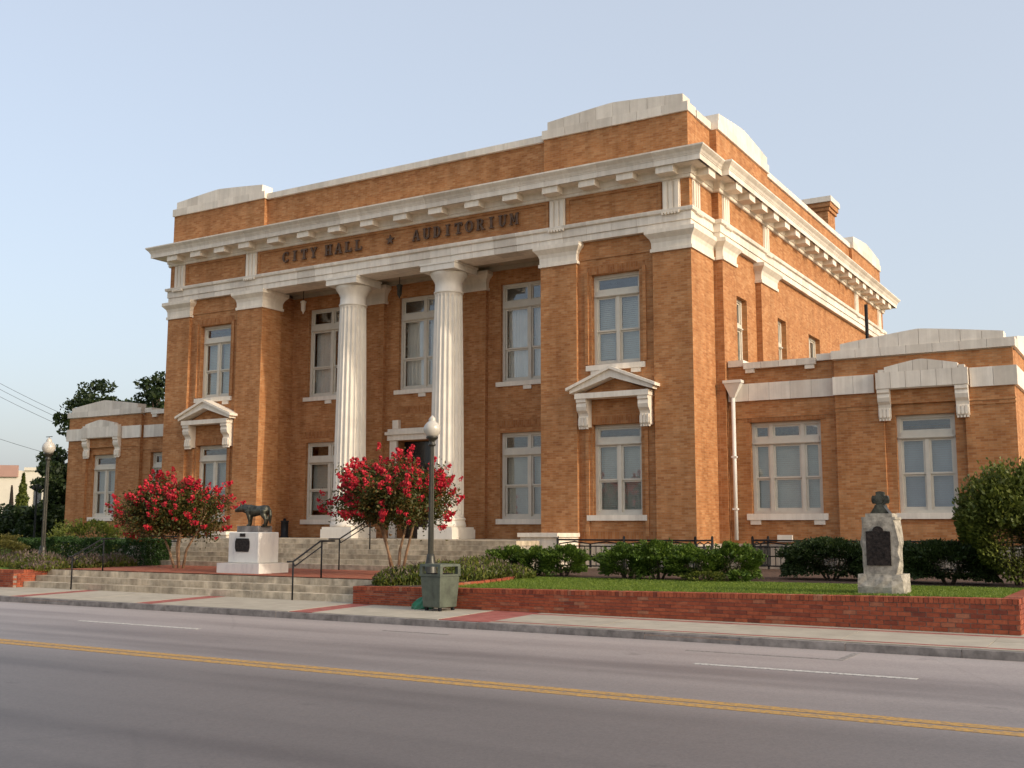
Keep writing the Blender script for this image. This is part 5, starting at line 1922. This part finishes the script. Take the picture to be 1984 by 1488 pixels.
tree(-40.5, 15, 0, 4.5, [(-40.0, 15, 1.7, 1.8, 1.6, 0.9, 26), (-38.2, 14, 1.5, 1.5, 1.5, 0.9, 20), (-42.5, 15, 1.1, 1.6, 1.5, 0.8, 14)],
     'low spreading tree in front of the distant pale building', 204, lsize=0.24, nleaf=90, crad=0.6)
tree(-46.0, 16, 0, 4.0, [(-46.2, 16, 0.9, 2.4, 1.8, 1.0, 26)], 'pale leafy bush tree at the left edge of the photo', 206, 'leaf_juniper', 0.24, 100, crad=0.6)
# young conifer
cr = thing('young_conifer', 'slim young conifer before the distant pale building', 'tree', (-49.5, 22, 0))
MB().tube([(-49.5, 22, -0.1), (-49.5, 22, 5.1)], [0.12, 0.02], 8).build('trunk', 'dark_bark', cr)
g = np.random.default_rng(66)
nn = 5000
hh = g.uniform(0.05, 1, nn)
aa = g.uniform(0, 6.283, nn)
rr = (1 - hh) * 1.15 * np.sqrt(g.uniform(0.1, 1, nn)) * (1 + 0.2 * np.sin(hh * 40))
leaves(np.stack([-49.5 + rr * np.cos(aa), 22 + rr * np.sin(aa), hh * 5.3], 1), 0.22, 'leaf_juniper', 'crown', cr, seed=66, asp=0.4)

# distant pale building at the left, its long side turned towards the sun
fb = thing('distant_building', 'distant cream building with a red-brown upper corner beyond the trees', 'building', (-99, 61.7, 0))
fxf = lambda u, d, z: (-99 + u, 61.7 + d, z)
hs = [(-3.4 + 3.3 * k, -2.3 + 3.3 * k, 3.4, 6.6) for k in range(5)]
wall(MB(), -22, 16, -0.3, 8.5, hs, 0.5, fxf).build('wall', 'far_white', fb, fix='weld')
MB().box(-22, 16, 0.9, 22, -0.3, 8.3, xf=fxf).build('inner_block', 'interior', fb)
for a, b2, c, d in hs:
    w_ = MB().box(a, b2, 0.3, 0.36, c, d, xf=fxf).build('window', 'glass', fb)
    MB().box(a - 0.1, b2 + 0.1, -0.15, -0.01, c - 0.25, c - 0.01, xf=fxf).build('sill', 'far_white', w_)
MB().box(-22, -5.2, -0.3, -0.01, 7.7, 9.15, xf=fxf).build('upper_corner', 'far_red', fb)
MB().box(-4.5, 16, -0.2, 0.6, 8.51, 8.9, xf=fxf).build('parapet', 'far_white', fb)
MB().box(-22, -2, -0.5, -0.02, 2.4, 2.7, xf=fxf).build('canopy', 'interior', fb)
fb.rotation_euler = (0, 0, R(40))

# small twin lamp in the distance
sl_ = thing('twin_lamp', 'small distant twin-armed lamp post seen before the pale building', 'street lamp', (-31.0, 10, 0))
MB().tube([(-31, 10, -0.1), (-31, 10, 3.75)], [0.06, 0.04], 8).build('pole', 'iron', sl_)
MB().tube([(-31.28, 10, 3.62), (-31.2, 10, 3.72), (-31, 10, 3.66), (-30.8, 10, 3.72), (-30.72, 10, 3.62)], 0.025, 6).build('arm', 'iron', sl_)
for dx in (-0.28, 0.28):
    MB().lathe([(0.02, 0.05), (0.10, 0.0), (0.09, -0.12), (0.02, -0.16)], 10, (-31 + dx, 10, 3.62)).build('lamp_head', 'iron', sl_)

# overhead cables running behind the left wing
for (za, zb, lab) in ((12.56, 9.26, 'uppermost thin overhead cable in the sky at the far left'), (12.1, 8.85, 'second thin overhead cable from the top at the far left'),
                      (11.54, 8.38, 'third thin overhead cable from the top at the far left'), (8.29, 6.3, 'lowest overhead cable crossing behind the left lamp globe')):
    pts = []
    for k in range(13):
        f = k / 12 * 2.6 - 0.6
        pts.append((-57.4 + 9.3 * f, 25, za + (zb - za) * f + 0.25 * (f - 0.5) ** 2))
    o = MB().tube(pts, 0.016, 5).build('overhead_cable', 'wire_black', at=pts[0])
    tag(o, lab, 'cable', 'overhead cables at the left')
